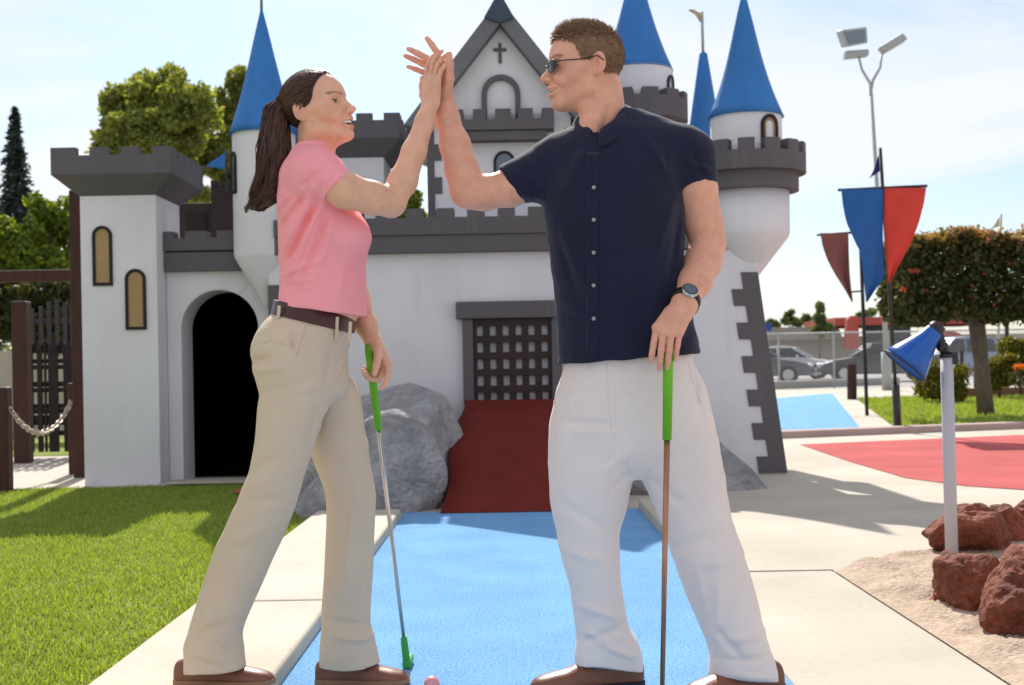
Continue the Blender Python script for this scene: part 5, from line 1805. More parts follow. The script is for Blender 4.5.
def shoe(parent, heel, toe, z0, upper, sole, hs=1.0, pitch=0.0, laces=True):
    heel, toe = A([heel[0], heel[1], 0.]), A([toe[0], toe[1], 0.])
    Ls = np.linalg.norm(toe - heel); e = (toe - heel) / Ls; sd_ = np.cross([0, 0, 1], e)
    prof = [(0, .020, .056), (.03, .029, .066), (.14, .033, .074), (.30, .034, .082), (.42, .036, .078), (.55, .041, .066), (.70, .045, .050), (.85, .041, .041), (.95, .028, .032), (1., .008, .020)]
    h0 = float(heel @ e)
    rows = [(h0 + t * Ls, float(heel @ sd_), z0 + .014, w * hs, (tp - .014) * hs) for t, w, tp in prof]
    lo = np.minimum(heel, toe) - .07; hi = np.maximum(heel, toe) + .07
    lo[2], hi[2] = z0 - .01, z0 + .13
    f = Field(lo, hi, .0026)
    f.add(loft(rows, sd_, (0, 0, 1), e, 2.3), 0)
    f.clip((0, 0, z0 + .013), (0, 0, -1))
    c = heel + e * Ls * .27
    f.sub(ell((c[0], c[1], z0 + .125 * hs), (.052, .026, .055), np.stack([e, sd_, A([0, 0, 1.])])), .004)
    # apron seam and welt crease
    f.disp(waves(int(abs(heel[0]) * 100), 60, .0012))
    o = cloth_obj('shoe', f, parent, upper)
    mb = MB()
    op = []
    tt = np.linspace(0, 1, 26)
    ws = upsample([(t, w) for t, w, _ in prof], 26)[:, 1] * hs + .004
    L1 = [(heel + e * t * Ls + sd_ * w) for t, w in zip(tt, ws)]; L2 = [(heel + e * t * Ls - sd_ * w) for t, w in zip(tt, ws)]
    outl = [(p[0], p[1]) for p in L1] + [(p[0], p[1]) for p in reversed(L2)]
    mb.prism(outl, [], z0 + .004, z0 + .016, plane='xy')
    n = 9
    heelo = [(p[0], p[1]) for p in L1[:n]] + [(p[0], p[1]) for p in reversed(L2[:n])]
    mb.prism(heelo, [], z0 + .0005, z0 + .0038, plane='xy')
    mb.build('sole', sole, o, bevel=.002)
    if laces:
        lm = MB()
        for t in (.44, .50, .56):
            hh = float(np.interp(t, [q[0] for q in prof], [q[2] for q in prof])) * hs + z0 + .001
            cc = heel + e * t * Ls
            lm.tube([cc + sd_ * .018 + A([0, 0, hh - .007]), cc + A([0, 0, hh]) + e * .004, cc - sd_ * .018 + A([0, 0, hh - .007])], .0022, 6)
        lm.build('lace', sole, o)
    return o


def eyes(hd, parent, look=(1, 0, 0)):
    for sg in (1, -1):
        mb = MB()
        c = hd.p(.0815, sg * .033, .005)
        mb.ball(c, .0134 * hd.s, 0, 12)
        d = nrm(hd.Fw * look[0] + hd.Lf * look[1] + hd.U * look[2])
        mb.ball(c + d * .0070 * hd.s, .0072 * hd.s, 1, 8)
        mb.build('eye', [M['eye'], M['iris']], parent)


def hair_cap(hd, table, grow, low, lo, hi, ear=True):
    f = Field(lo, hi, .0022)
    f.add(ell(hd.p(.006, 0, .042), (A((.098, .0755, .082)) + grow) * hd.s, hd.R), 0)
    x, y, z = f.ax[0][:, None, None] - hd.o[0], f.ax[1][None, :, None] - hd.o[1], f.ax[2][None, None, :] - hd.o[2]
    lf = (x * hd.Fw[0] + y * hd.Fw[1] + z * hd.Fw[2]) / hd.s
    lu = (x * hd.U[0] + y * hd.U[1] + z * hd.U[2]) / hd.s
    T = A(sorted(table))
    g = np.interp(lu.ravel(), T[:, 0], T[:, 1]).reshape(lu.shape)
    lim = ((lf - g) * .8 * hd.s).astype(np.float32)
    k = .012
    hh = np.maximum(k - np.abs(f.f - lim), 0) / k
    f.f = np.maximum(f.f, lim) + hh * hh * k * .25
    f.f = np.maximum(f.f, ((low - lu) * hd.s).astype(np.float32))
    if ear:
        for sg in (1, -1):
            f.sub(ell(hd.p(-.006, sg * .086, .000), A((.021, .026, .036)) * hd.s, hd.R), .006)
    return f, T


FW, FA = .85, 1.6     # width and depth of the cloth folds
def seam(p, n, off, amp=.0016, w=.0030):
    """stitched line running parallel to a hem plane"""
    n = nrm(n); c = float(n @ A(p)) - off
    return lambda x, y, z: -amp * np.exp(-((x * n[0] + y * n[1] + z * n[2] - c) / w) ** 2)


# ============================================================ the man
mf = Fig(3.42)
man = empty('person', tuple(mf.P(620, 690, 0)[:2]) + (0,), 'man in navy short-sleeved shirt and off-white trousers giving a high five', 'person', 'players sharing a high five')
P = mf.P
pxm = mf.px

torso = [(112, 592, 642, .01, .055), (122, 580, 664, .01, .075), (135, 562, 684, .0, .095), (150, 551, 693, .0, .108), (170, 545, 690, -.005, .118), (195, 543, 684, -.01, .125), (230, 546, 685, -.01, .126),
         (253, 549, 684, -.01, .125), (286, 553.5, 687, -.01, .127), (320, 556, 693, -.005, .132), (350, 557.5, 700, 0, .138), (372, 557.5, 702, 0, .138)]
shoulderR, shoulderL = P(556, 168, .01), P(690, 156, -.01)
slR, slL = P(509, 187, 0), P(695, 189, -.012)

# --- shirt
lo = P(490, 385, -.22); hi = P(735, 85, .24)
f = Field((lo[0], lo[1], lo[2]), (hi[0] + .02, hi[1], hi[2]), .0032)
f.add(mf.loft(torso, 2.35), 0)
f.add(seg(P(608, 142, .01), P(560, 160, .01), .050, .066), .04)
f.add(seg(P(622, 136, .01), P(680, 150, -.005), .052, .066), .04)
gA_ = f.twin(); gA_.add(seg(shoulderR, P(500, 188, 0), .078, .0515), 0)
gB_ = f.twin(); gB_.add(seg(shoulderL, P(696, 205, -.012), .070, .0605), 0)
axR = nrm(slR - shoulderR)
# sleeve openings
gA_.clip(P(508.5, 187, 0), nrm(np.cross(P(517, 205, 0) - P(500, 169.5, 0), (0, -1, 0))) * (1 if np.cross(P(517, 205, 0) - P(500, 169.5, 0), (0, -1, 0))[0] < 0 else -1))
nL = np.cross(P(718, 186.5, 0) - P(672, 192, 0), (0, -1, 0)); nL = nL * (1 if nL[2] < 0 else -1)
gB_.clip(P(695, 190, 0), nL + A((0, -.15, 0)) * np.linalg.norm(nL))
gA_.sub(seg(P(530, 180, .005), P(490, 189, 0), .050, .0465), .003)
gB_.sub(seg(P(694.5, 180, -.012), P(696.5, 215, -.012), .050, .0545), .003)
f.merge(gA_, .030); f.merge(gB_, .022)
# neck hole
f.sub(seg(P(606, 132, -.005), P(603, 80, .01), .060, .060), .006)
f.sub(seg(P(594, 150, -.13), P(602, 104, -.06), .012, .045), .006)
# hem
f.clip(P(630, 359, 0), (.056, .0, -1))
# folds
fl_ = [((545, 205), (600, 330), .016, .006), ((552, 215), (575, 300), .012, -.004), ((560, 180), (585, 235), .014, .004), ((672, 200), (650, 260), .014, .005), ((676, 215), (662, 300), .012, -.004),
       ((560, 300), (610, 345), .014, .004), ((640, 250), (655, 340), .015, .004), ((690, 300), (668, 350), .013, .004), ((620, 200), (618, 330), .018, .003), ((512, 175), (550, 190), .009, .004),
       ((516, 196), (548, 202), .008, .004), ((680, 165), (712, 176), .009, .004), ((684, 150), (700, 182), .010, -.003), ((585, 150), (560, 200), .014, .004), ((640, 140), (668, 190), .014, .004)]
f.disp(sum_of(*[fold2d(P(a[0], a[1]), P(b[0], b[1]), w * FW, q * FA) for a, b, w, q in fl_], waves(3, 22, .004, (1, 1, .5)), waves(4, 60, .0014)))
f.disp(sum_of(seam(P(630, 359, 0), (.056, 0, -1), .022), fold2d(P(657, 128), P(664, 196), .0038, -.0022)))
shirt = cloth_obj('shirt', f, man, M['navy'])
# placket and buttons on the front
def strip_on(f, xs, w, py0, py1, off, name, m, parent, n=40, d=-.11):
    vs, fs = [], []
    for i in range(n + 1):
        py = py0 + (py1 - py0) * i / n
        px = float(np.interp(py, [q[0] for q in xs], [q[1] for q in xs]))
        for k in range(5):
            s = (k / 4 - .5)
            c = P(px + s * w, py, d)
            y = front_y(f, c[0], c[2])
            if y is None: y = c[1]
            vs.append((c[0], y - off, c[2]))
    vs = A(vs).reshape(n + 1, 5, 3)
    for _ in range(3): vs[1:-1, :, 1] = .25 * vs[:-2, :, 1] + .5 * vs[1:-1, :, 1] + .25 * vs[2:, :, 1]
    vs = vs.reshape(-1, 3)
    for i in range(n):
        for k in range(4):
            a = i * 5 + k; fs.append((a, a + 1, a + 6, a + 5))
    o = np_mesh(name, vs, fs, m, parent)
    sld = o.modifiers.new('cloth', 'SOLIDIFY'); sld.thickness = .003; sld.offset = 1
    return o
plx = [(150, 593), (200, 592), (300, 592), (362, 591.5)]
strip_on(f, plx, 12.5, 152, 359, .0022, 'placket', M['navy_trim'], shirt)
for py in (163, 189, 221, 253.5, 286, 319):
    c = P(593, py, -.11); y = front_y(f, c[0], c[2])
    MB().tube([(c[0], y - .0075, c[2]), (c[0], y - .004, c[2])], .0050, 14).ball((c[0], y - .0078, c[2]), (.0018, .0008, .0018), n=6).build('button', M['navy_trim'] if py == 163 else M['button'], shirt, bevel=.0006)

# collar: a stand round the neck, folded over into a flap with two points
cc = P(605, 122, .0)
fw2 = nrm(A([-.36, -.93, 0])); sd2 = A([-fw2[1], fw2[0], 0])      # front of the neck, its left
n = 48
vs, fs = [], []
for i in range(n + 1):
    a = math.radians(-171 + 342 * i / n)            # 0 at the nape
    back = math.cos(a)                               # 1 at nape, -1 in front
    dirv = -fw2 * math.cos(a) + sd2 * math.sin(a)
    fr = max(0, -back)
    r1 = .0625 + .004 * fr; r2 = .083 + .010 * fr
    zt_ = .032 * back + .026
    base = cc + dirv * r1 + fw2 * .012 * fr
    tip = abs(a) > math.radians(128)
    t = max(0, (abs(math.degrees(a)) - 112) / 59)
    zt_ -= .030 * t ** 1.5
    z_low = zt_ - .042 - .006 * fr
    for (r, z) in ((r1, zt_ - .035), (r1 - .001, zt_ - .012), (r1 + .002, zt_), (r1 + .007, zt_ - .001), (r2 - .003, zt_ - .018), (r2 + .004 + .008 * t, z_low - .014 * t * (1 - max(0, t - .8) * 3))):
        vs.append(cc + dirv * r + fw2 * .014 * fr + A([0, 0, z]))
for i in range(n):
    for k in range(5):
        a = i * 6 + k; fs.append((a, a + 1, a + 7, a + 6))
o = np_mesh('collar', vs, fs, M['navy_trim'], shirt)
s = o.modifiers.new('cloth', 'SOLIDIFY'); s.thickness = .0035
s = o.modifiers.new('smooth', 'SUBSURF'); s.levels = 1; s.render_levels = 1

# --- body: torso core, neck, head, arms and hands, one surface
hd = Head(P(589.5, 70.5, 0), (-1, -.16, .0), (0, 0, 1), .97, open_mouth=.45)
lo = P(395, 395, -.26); hi = P(738, 12, .22)
f = Field(lo, (hi[0], hi[1], hi[2]), .0021)
f.add(mf.loft([(a, b + 9, c - 9, d, h - .020) for a, b, c, d, h in torso[3:-2]] + [(338, 569, 687, 0, .085)], 2.3), 0)
f.add(seg(P(608, 146, .01), P(565, 168, .01), .038, .048), .03); f.add(seg(P(620, 142, .01), P(680, 156, -.005), .038, .048), .03)
f.add(seg(P(601, 92, .008), P(604, 138, .005), .0530, .0560), .02)
hd.build(f)
f.add(seg(P(605, 84, .0), P(610, 124, .015), .033, .038), .03)         # nape
f.add(seg(P(590, 112, -.03), P(586, 135, -.05), .026, .022), .025)       # throat
f.add(seg(P(604, 92, -.045), P(592, 138, -.052), .014, .012), .02)     # neck muscle
# right arm, raised
chain(f, [P(556, 170, .01), P(510, 188, 0), P(484, 193, 0)], [.056, .0475, .0445], .02)
chain(f, [P(484, 193, 0), P(467, 190, 0)], [.0445, .0430], .02)
chain(f, [P(468, 192, 0), P(462, 170, 0), P(455, 145, .0), P(447, 117, .008), P(445, 104, .012)], [.0425, .0425, .0385, .0295, .0275], .02)
nails = hand(f, P(445, 105, .010), (-.16, .02, .98), (-.80, -.60, -.10), True, 1.04,
             curls=[(10, 8, 4), (26, 12, 6), (28, 12, 7), (30, 14, 8)], splay=[-15, -36, -39.5, -43],
             thumb={'dirs': [(.62, .70, .05), (.30, .94, .0), (.12, .99, -.05)]})
# left arm, hanging
chain(f, [P(690, 158, -.01), P(695, 190, -.012), P(703, 222, -.005), P(708, 243, 0)], [.060, .0565, .0495, .0445], .02)
chain(f, [P(708, 243, 0), P(703, 262, -.035), P(695, 282, -.09), P(685, 303, -.155), P(682, 312, -.172)], [.0445, .0455, .0405, .0315, .0285], .02)
nails += hand(f, P(680.5, 308, -.168), (-.45, -.60, -.66), (.0, .74, -.67), False, 1.0,
              curls=[(36, 12, 8), (40, 14, 10), (42, 16, 10), (44, 18, 12)], splay=[-12, -16, -15, -12],
              thumb={'dirs': [(.10, .45, .88), (-.25, .55, .80), (-.4, .55, .70)]})
SK = (.73, .375, .255)
lipc, cheek, brow = (.50, .20, .15), (.74, .35, .245), (.20, .11, .06)
spots = []
for sg in (1, -1):
    spots += [(hd.p(.075, sg * .045, -.025), .035, cheek, 1.0), (hd.p(.010, sg * .07, 0), .0, cheek, 1.0)] if False else [(hd.p(.078, sg * .042, -.025), .034, cheek, 1.0)]
    for t in np.linspace(0, 1, 7):
        spots.append((hd.p(.103 - .018 * t, sg * (.016 + .034 * t), .0250 + .006 * math.sin(t * 3)), (.016, .012, .0062), brow, .8))
    for t in np.linspace(0, 1, 7):
        spots.append((hd.p(.1185 - .031 * t, sg * .0325 * t, -.0505 + .001 * t), .0058, lipc, .7))
        spots.append((hd.p(.1145 - .028 * t, sg * .0325 * t, -.0685 + .018 * t * t), .0066, lipc, .7))
spots.append((hd.p(.075, 0, -.085), (.055, .06, .045), (.62, .325, .23), 1.2))
spots += [(hd.p(.132, 0, -.026), .018, (.66, .31, .22), 1.0)]
for sg in (1, -1): spots.append((hd.p(-.008, sg * .08, .004), .04, (.66, .29, .20), 1.2))
for (q, dd, nn, r) in nails: spots.append((q, .011, (.76, .42, .31), .8))
body = skin_obj('body', f, man, SK, spots)
eyes(hd, body)
teeth_of(hd, body, -.0600)

# hair
lo = hd.o + A([-.16, -.13, -.10]); hi = hd.o + A([.14, .13, .16])
tab = [(.14, .125), (.095, .112), (.080, .100), (.070, .074), (.050, .056), (.02, .046), (-.02, .036), (-.028, .020), (-.034, -.02), (-.050, -.058), (-.07, -.10)]
hf, T = hair_cap(hd, tab, .0045, -.062, lo, hi)
hf.disp(waves(9, 160, .002))
V, Fc = hf.surface(); V = smooth(V, Fc, 1, .4)
rg = np.random.default_rng(3)
ns = 7000
d = rg.normal(size=(ns * 2, 3)); d /= np.linalg.norm(d, axis=1, keepdims=True)
loc_ = A([.006, 0, .042]) + d * (A([.098, .0755, .082]) + .0035)
g_ = np.interp(loc_[:, 2], T[:, 0], T[:, 1])
earz = (np.abs(loc_[:, 0] + .006) < .021) & (np.abs(loc_[:, 2]) < .032)
keep = (loc_[:, 0] < g_ - .002) & (loc_[:, 2] > -.060) & ~earz
loc_, d = loc_[keep][:ns], d[keep][:ns]
top = np.clip((loc_[:, 2] - .06) / .06, 0, 1)[:, None]
frontw = np.clip((loc_[:, 0] - .02) / .07, 0, 1)[:, None]
flow = top * (A([.55, 0, .45]) + frontw * A([.35, 0, .25])) + (1 - top) * A([-.45, 0, -.75])
gd = d * (.16 + .22 * top + .35 * top * frontw) + flow * .9 + rg.normal(size=d.shape) * .13
gd /= np.linalg.norm(gd, axis=1, keepdims=True)
ln_ = (.0075 + .0115 * top[:, 0] + .016 * (top * frontw)[:, 0]) * rg.uniform(.7, 1.25, len(loc_))
pts = np.stack([loc_ + gd * ln_[:, None] * t + d * (-.15 * ln_[:, None] * t * t) for t in (0, .35, .7, 1)], 1)
world = hd.o + hd.s * (pts @ hd.R)
sv, sf = strands(world, .0011, .0003)
np_mesh('hair', np.concatenate([V, sv]), np.concatenate([Fc, sf + len(V)]), [M['hair_m'], M['hair_m_base']], man, midx=np.r_[np.ones(len(Fc)), np.zeros(len(sf))])

# sunglasses
sg_ = MB()
for sg in (1, -1):
    vs2 = []
    c = (.1135, sg * .035, .002)
    R_ = []
    ring = []
    for j in range(4):
        for i in range(20):
            a = 2 * math.pi * i / 20; rr = (.02, .6, .9, 1.0)[j]
            y_ = sg * .036 + .0275 * rr * math.cos(a); z_ = .001 + .0165 * rr * math.sin(a)
            ring.append(hd.p(.1165 - 4.2 * (abs(y_) - .012) ** 2 - .004 * rr * 0, y_, z_))
    fs2 = [(j * 20 + i, j * 20 + (i + 1) % 20, (j + 1) * 20 + (i + 1) % 20, (j + 1) * 20 + i) for j in range(3) for i in range(20)]
    sg_._add(ring, fs2, 0, True)
    sg_.tube([ring[60 + i] for i in range(20)] + [ring[60]], .0011, 6, m=1)
    sg_.tube([hd.p(.106, sg * .062, .006), hd.p(.092, sg * .068, .010), hd.p(.03, sg * .0765, .014), hd.p(-.004, sg * .0825, .022), hd.p(-.022, sg * .082, .010)], .0014, 6, m=1)
sg_.tube([hd.p(.1170, -.010, .006), hd.p(.1215, 0, .009), hd.p(.1170, .010, .006)], .0013, 6, m=1)
sg_.build('sunglasses', [M['lens'], M['strap']], man)

# watch
wc = P(684.5, 302, -.150); wax = nrm(P(685, 305, -.160) - P(693, 285, -.098))
w1 = nrm(np.cross(wax, (0, 1, 0))); w2 = np.cross(wax, w1)
vs, fs = [], []
for i in range(40):
    a = 2 * math.pi * i / 40
    for (dr, dw) in ((0, -.0115), (.0035, -.0110), (.0035, .0110), (0, .0115)):
        vs.append(wc + wax * dw + (w1 * math.cos(a) + w2 * math.sin(a)) * (.0365 + dr))
for i in range(40):
    for k in range(4):
        a, b = i * 4 + k, i * 4 + (k + 1) % 4
        c, d_ = ((i + 1) % 40) * 4 + (k + 1) % 4, ((i + 1) % 40) * 4 + k
        fs.append((a, b, c, d_))
wt = np_mesh('watch', vs, fs, M['strap'], man)
fd = nrm(A([.05, -1, .30])); fd = nrm(fd - wax * (fd @ wax))
wf = wc + fd * .0385
MB().tube([wf, wf + fd * .008], [.0225, .0205], 28).build('watch_case', M['silver'], wt, bevel=.001)
MB().tube([wf + fd * .0079, wf + fd * .0084], .0200, 28).build('bezel', M['strap'], wt)
MB().tube([wf + fd * .0081, wf + fd * .0088], .0172, 28).build('dial', M['watch_face'], wt)
# ring
MB().tube([P(668.5, 347 + 2.0 * math.sin(t), -.218) + A([.0102 * math.cos(t), .0102 * math.sin(t), 0]) for t in np.linspace(0, 2 * math.pi, 17)], .0014, 6, caps=False).build('finger_ring', M['chain'], man)

# --- trousers
lo = P(535, 700, -.26); lo[2] = .005; hi = P(790, 335, .25)
f = Field(lo, hi, .0036)
pel = [(338, 562, 692, 0, .105), (362, 564, 693, 0, .118), (390, 557, 706, 0, .124), (420, 551, 713, 0, .122), (445, 549, 719, 0, .115), (462, 553, 718, 0, .095), (478, 585, 690, 0, .055)]
f.add(mf.loft(pel, 2.4), 0)
legA = [(405, 566, 625, .0, .085), (440, 555, 632, .0, .098), (466, 549, 637, 0, .102), (480, 549.5, 633, .0, .098), (507, 551, 627, .005, .092), (534, 556.5, 619.5, .01, .086), (561, 562, 620, .01, .082),
        (590, 570.5, 622, .015, .080), (624, 576, 628, .02, .082), (642, 576.5, 638, .02, .086), (657, 575, 642, .02, .088), (675, 577, 643, .02, .088)]
legB = [(405, 645, 698, .0, .085), (440, 640, 713, .0, .098), (464, 635.5, 722, -.005, .102), (480, 642, 725, -.008, .1), (494, 649, 726.5, -.012, .096), (525, 662, 734, -.02, .088), (552, 671, 743, -.03, .083), (594, 686, 756, -.038, .080),
        (630, 701, 764, -.045, .083), (645, 707, 769, -.045, .087), (657, 708, 774, -.045, .090), (688, 708, 780, -.045, .092)]
f.add(mf.loft(legA, 2.1), .012)
f.add(mf.loft(legB, 2.1), .010)
f.clip_in(P(608, 669, .02), nrm(A([-.10, -.22, -1])), P(560, 700, -.2), P(655, 640, .2))
f.clip_in(P(742, 679, -.045), nrm(A([-.12, -.20, -1])), P(690, 720, -.25), P(800, 640, .2))
fl_ = [((560, 421), (615, 423), .010, -.0045), ((560, 430), (612, 430), .012, .003), ((628, 448), (600, 470), .012, .006), ((634, 462), (606, 490), .010, -.005), ((640, 470), (684, 505), .012, -.005),
       ((606, 428), (602, 520), .006, .003), ((560, 500), (612, 530), .014, -.005), ((556, 545), (612, 560), .014, .005), ((572, 600), (622, 615), .012, .006), ((580, 640), (622, 622), .010, -.007), ((578, 625), (610, 640), .010, .006),
       ((600, 640), (640, 655), .009, .006), ((690, 500), (722, 475), .014, .006), ((672, 545), (730, 520), .014, -.006), ((690, 560), (745, 548), .014, .006), ((700, 600), (690, 560), .010, .006), ((712, 560), (708, 640), .012, .007),
       ((705, 615), (735, 650), .010, -.007), ((716, 630), (765, 625), .012, .006), ((712, 650), (765, 648), .009, -.006), ((720, 662), (772, 668), .010, .006), ((640, 390), (655, 450), .014, .004), ((694, 370), (706, 430), .008, .003), ((575, 380), (565, 415), .012, .004)]
f.disp(sum_of(*[fold2d(P(a[0], a[1]), P(b[0], b[1]), w * 1.0, q * 1.25) for a, b, w, q in fl_], waves(13, 24, .004, (1, 1, .5)), waves(14, 55, .0016)))
f.disp(sum_of(fold2d(P(609, 362), P(612, 428), .0045, -.003), fold2d(P(689, 362), P(694, 412), .0045, -.003)))
mtr = cloth_obj('trousers', f, man, M['chino_man'])


def line_on(f, P, pts, r, name, m, parent, d=-.11, n=24):
    """a stitched seam: a fine cord half sunk in the front of the cloth"""
    out = []
    T = np.linspace(0, len(pts) - 1, n)
    for t in T:
        px, py = (float(np.interp(t, range(len(pts)), [q[k] for q in pts])) for k in (0, 1))
        c = P(px, py, d); y = front_y(f, c[0], c[2])
        if y is not None: out.append((c[0], y + r * .1, c[2]))
    if len(out) > 2:
        ys = [q[1] for q in out]
        ys = [ys[0]] + [(ys[i - 1] + ys[i] * 2 + ys[i + 1]) / 4 for i in range(1, len(ys) - 1)] + [ys[-1]]
        MB().tube([(q[0], y, q[2]) for q, y in zip(out, ys)], r, 6).build(name, m, parent)


for pts in ([(607, 364), (608, 400), (611, 430), (616, 442), (624, 452)], [(613, 364), (614, 400), (616, 428)]): line_on(f, P, pts, .0016, 'fly_seam', M['chino_man'], mtr)
for pts in ([(690, 362), (695, 384), (703, 404)], [(566, 366), (561, 386), (555, 404)]): line_on(f, P, pts, .0026, 'pocket_edge', M['chino_man'], mtr)
for pts in ([(630, 455), (628, 466), (634, 472)],): line_on(f, P, pts, .0016, 'crotch_seam', M['chino_man'], mtr)
# --- shoes
gA = P(640, 680, .02); gA2 = P(532, 680, -.01)
shoe(man, (P(643, 690, .03)[0], mf.Y0 + .035), (P(531, 690, -.02)[0], mf.Y0 - .02), 0.0, M['leather'], M['dark_sole'], 1.06)
shoe(man, (P(783, 690, -.05)[0], mf.Y0 - .02), (P(684, 690, -.09)[0], mf.Y0 - .13), 0.0, M['leather'], M['tan_sole'], 1.06)

# his putter
pt = empty('putter', tuple(P(662, 702, -.155)[:2]) + (0,), 'copper-shafted putter with green grip under the hand of the man', 'putter', 'golf putters')
dG = -.198
MB().tube([P(668.3, 344, dG), P(668.2, 350, dG), P(667, 440, dG)], [.0125, .0135, .0115], 16).build('grip', M['grip'], pt)
MB().tube([P(667, 439, dG), P(662, 700, dG)], [.0078, .0060], 12).build('shaft', M['copper'], pt)
b_ = P(662, 700, dG)
MB().box(b_[0] - .085, b_[0] + .02, b_[1] - .016, b_[1] + .016, .002, .028).build('putter_head', M['green_head'], pt, bevel=.006)

# ============================================================ the woman
wf_ = Fig(3.40)
P = wf_.P
woman = empty('person', tuple(P(300, 684, 0)[:2]) + (0,), 'woman with a dark ponytail in pink t-shirt and khaki trousers', 'person', 'players sharing a high five')
torso = [(148, 297, 330, .0, .060), (156, 290, 337, .0, .085), (165, 284, 344, 0, .120), (180, 279.5, 352, 0, .148), (200, 277.5, 356, 0, .150), (213, 277, 360, 0, .148), (226, 277, 366, 0, .143), (238, 277, 370, 0, .140),
         (252, 277.5, 367.5, 0, .130), (270, 278.5, 365.5, 0, .124), (285, 279, 366, 0, .130), (296, 277, 367, 0, .138), (308, 274.5, 367.5, 0, .145), (325, 273, 368, 0, .148)]
lo = P(266, 335, -.25); hi = P(380, 140, .25)
f = Field((lo[0], lo[1], lo[2]), (hi[0], hi[1], hi[2]), .0027)
f.add(wf_.loft(torso, 2.15), 0)
f.add(seg(P(312, 160, -.04), P(317, 172, -.125), .045, .055), .03)
f.add(seg(P(312, 160, .04), P(317, 172, .125), .045, .055), .03)
gA_ = f.twin(); gA_.add(seg(P(316, 175, -.125), P(345, 191, -.165), .066, .0475), 0)
f.add(seg(P(316, 175, .125), P(330, 200, .165), .066, .05), .03)
for sg in (-1, 1):
    f.add(ell(P(349, 236, sg * .07), (.052, .058, .052)), .04)
n_ = np.cross(P(323.5, 202, -.16) - P(350, 174, -.16), (0, 1, 0)); n_ = n_ * (1 if n_[0] > 0 else -1)
gA_.clip(P(337, 188, -.165), nrm(n_) + A((0, -.10, 0)))
gA_.sub(seg(P(328, 182, -.14), P(356, 196, -.175), .045, .0425), .003)
f.merge(gA_, .022)
f.sub(seg(P(318, 168, 0), P(314, 130, 0), .047, .055), .006)
f.clip(P(320, 312, 0), nrm(A([-.125, 0, -1])))
fl_ = [((322, 203), (286, 262), .010, .0055), ((327, 206), (290, 272), .006, -.005), ((332, 208), (296, 282), .009, .0055), ((338, 212), (306, 290), .007, -.004), ((345, 214), (322, 285), .011, .004),
       ((300, 200), (281, 215), .010, .004), ((318, 200), (282, 236), .008, -.004), ((283, 280), (330, 262), .010, .004), ((281, 292), (345, 285), .012, -.003), ((352, 250), (345, 300), .010, .003), ((335, 180), (312, 196), .008, -.003), ((340, 186), (318, 205), .007, .003)]
f.disp(sum_of(*[fold2d(P(a[0], a[1]), P(b[0], b[1]), w * .9, q * 2.2) for a, b, w, q in fl_], waves(23, 26, .004), waves(24, 60, .0013)))
f.disp(seam(P(320, 312, 0), A([-.125, 0, -1]), .020))
cloth_obj('t_shirt', f, woman, M['pink'])

hw_ = Head(P(314, 113.5, 0), (1, -.38, .24), (-.24, 0, 1), .875, True, open_mouth=1.25)
lo = P(262, 395, -.26); hi = P(462, 50, .27)
f = Field(lo, hi, .0021)
f.add(wf_.loft([(a, b + 7, c - 7, d, h - .018) for a, b, c, d, h in torso[2:-1]] + [(318, 281, 357, 0, .122), (330, 280, 352, 0, .112), (350, 272, 338, 0, .10)], 2.15), 0)
f.add(seg(P(312, 162, -.04), P(317, 174, -.12), .035, .042), .03); f.add(seg(P(312, 162, .04), P(317, 174, .12), .035, .042), .03)
f.add(seg(P(316, 128, 0), P(317, 166, 0), .0470, .0505), .02)
f.add(seg(P(311, 135, -.035), P(326, 162, -.030), .012, .011), .02)
hw_.build(f)
# near (right) arm up to the high five
chain(f, [P(318, 176, -.13), P(345, 190.5, -.162), P(372, 198, -.135), P(391, 203, -.095)], [.048, .0445, .0405, .0365], .018)
chain(f, [P(391, 202, -.095), P(403, 181, -.07), P(414, 152, -.045), P(425, 122, -.02), P(429, 109, -.012)], [.0365, .0355, .0305, .0245, .0228], .016)
nails = hand(f, P(429.5, 110, -.012), (.10, .02, .99), (.78, .62, -.05), True, .90,
             curls=[(4, 16, 14), (6, 20, 16), (8, 22, 18), (10, 24, 20)], splay=[6, 1, -3, -8],
             thumb={'dirs': [(.72, .66, .1), (.40, .9, .1), (.25, .96, .1)]})
# far (left) arm down to the putter
chain(f, [P(320, 178, .13), P(340, 225, .185), P(350, 268, .20), P(357, 300, .175), P(366, 325, .135), P(373, 341, .105)], [.047, .040, .037, .035, .029, .0245], .016)
nails += hand(f, P(373, 340, .105), (.36, -.12, -.93), (-.80, -.55, -.22), False, .92,
              curls=[(24, 26, 12), (52, 66, 40), (56, 70, 44), (58, 72, 46)], splay=[2, 0, -2, -5],
              thumb={'dirs': [(.45, .80, .45), (.05, .85, .60), (-.15, .85, .55)]})
SK = (.74, .425, .28)
lipc, cheek, brow = (.52, .15, .13), (.78, .37, .265), (.10, .055, .036)
spots = []
for sg in (1, -1):
    spots.append((hw_.p(.078, sg * .043, -.022), .032, cheek, 1.0))
    for t in np.linspace(0, 1, 9):
        spots.append((hw_.p(.103 - .020 * t, sg * (.014 + .036 * t), .0260 + .007 * math.sin(t * 2.6)), (.014, .010, .0048), brow, .7))
    for t in np.linspace(0, 1, 9):
        spots.append((hw_.p(.1185 - .031 * t, sg * .0325 * t, -.0505 + .001 * t), .0056, lipc, .7))
        spots.append((hw_.p(.1150 - .028 * t, sg * .0325 * t, -.0785 + .029 * t * t), .0066, lipc, .7))
    spots.append((hw_.p(.0955, sg * .036, .0085), (.013, .019, .0058), (.05, .03, .025), .8))
    spots.append((hw_.p(.0955, sg * .036, .0040), (.010, .015, .0070), (.10, .06, .05), .9))
    spots.append((hw_.p(-.008, sg * .08, .004), .035, (.68, .36, .24), 1.2))
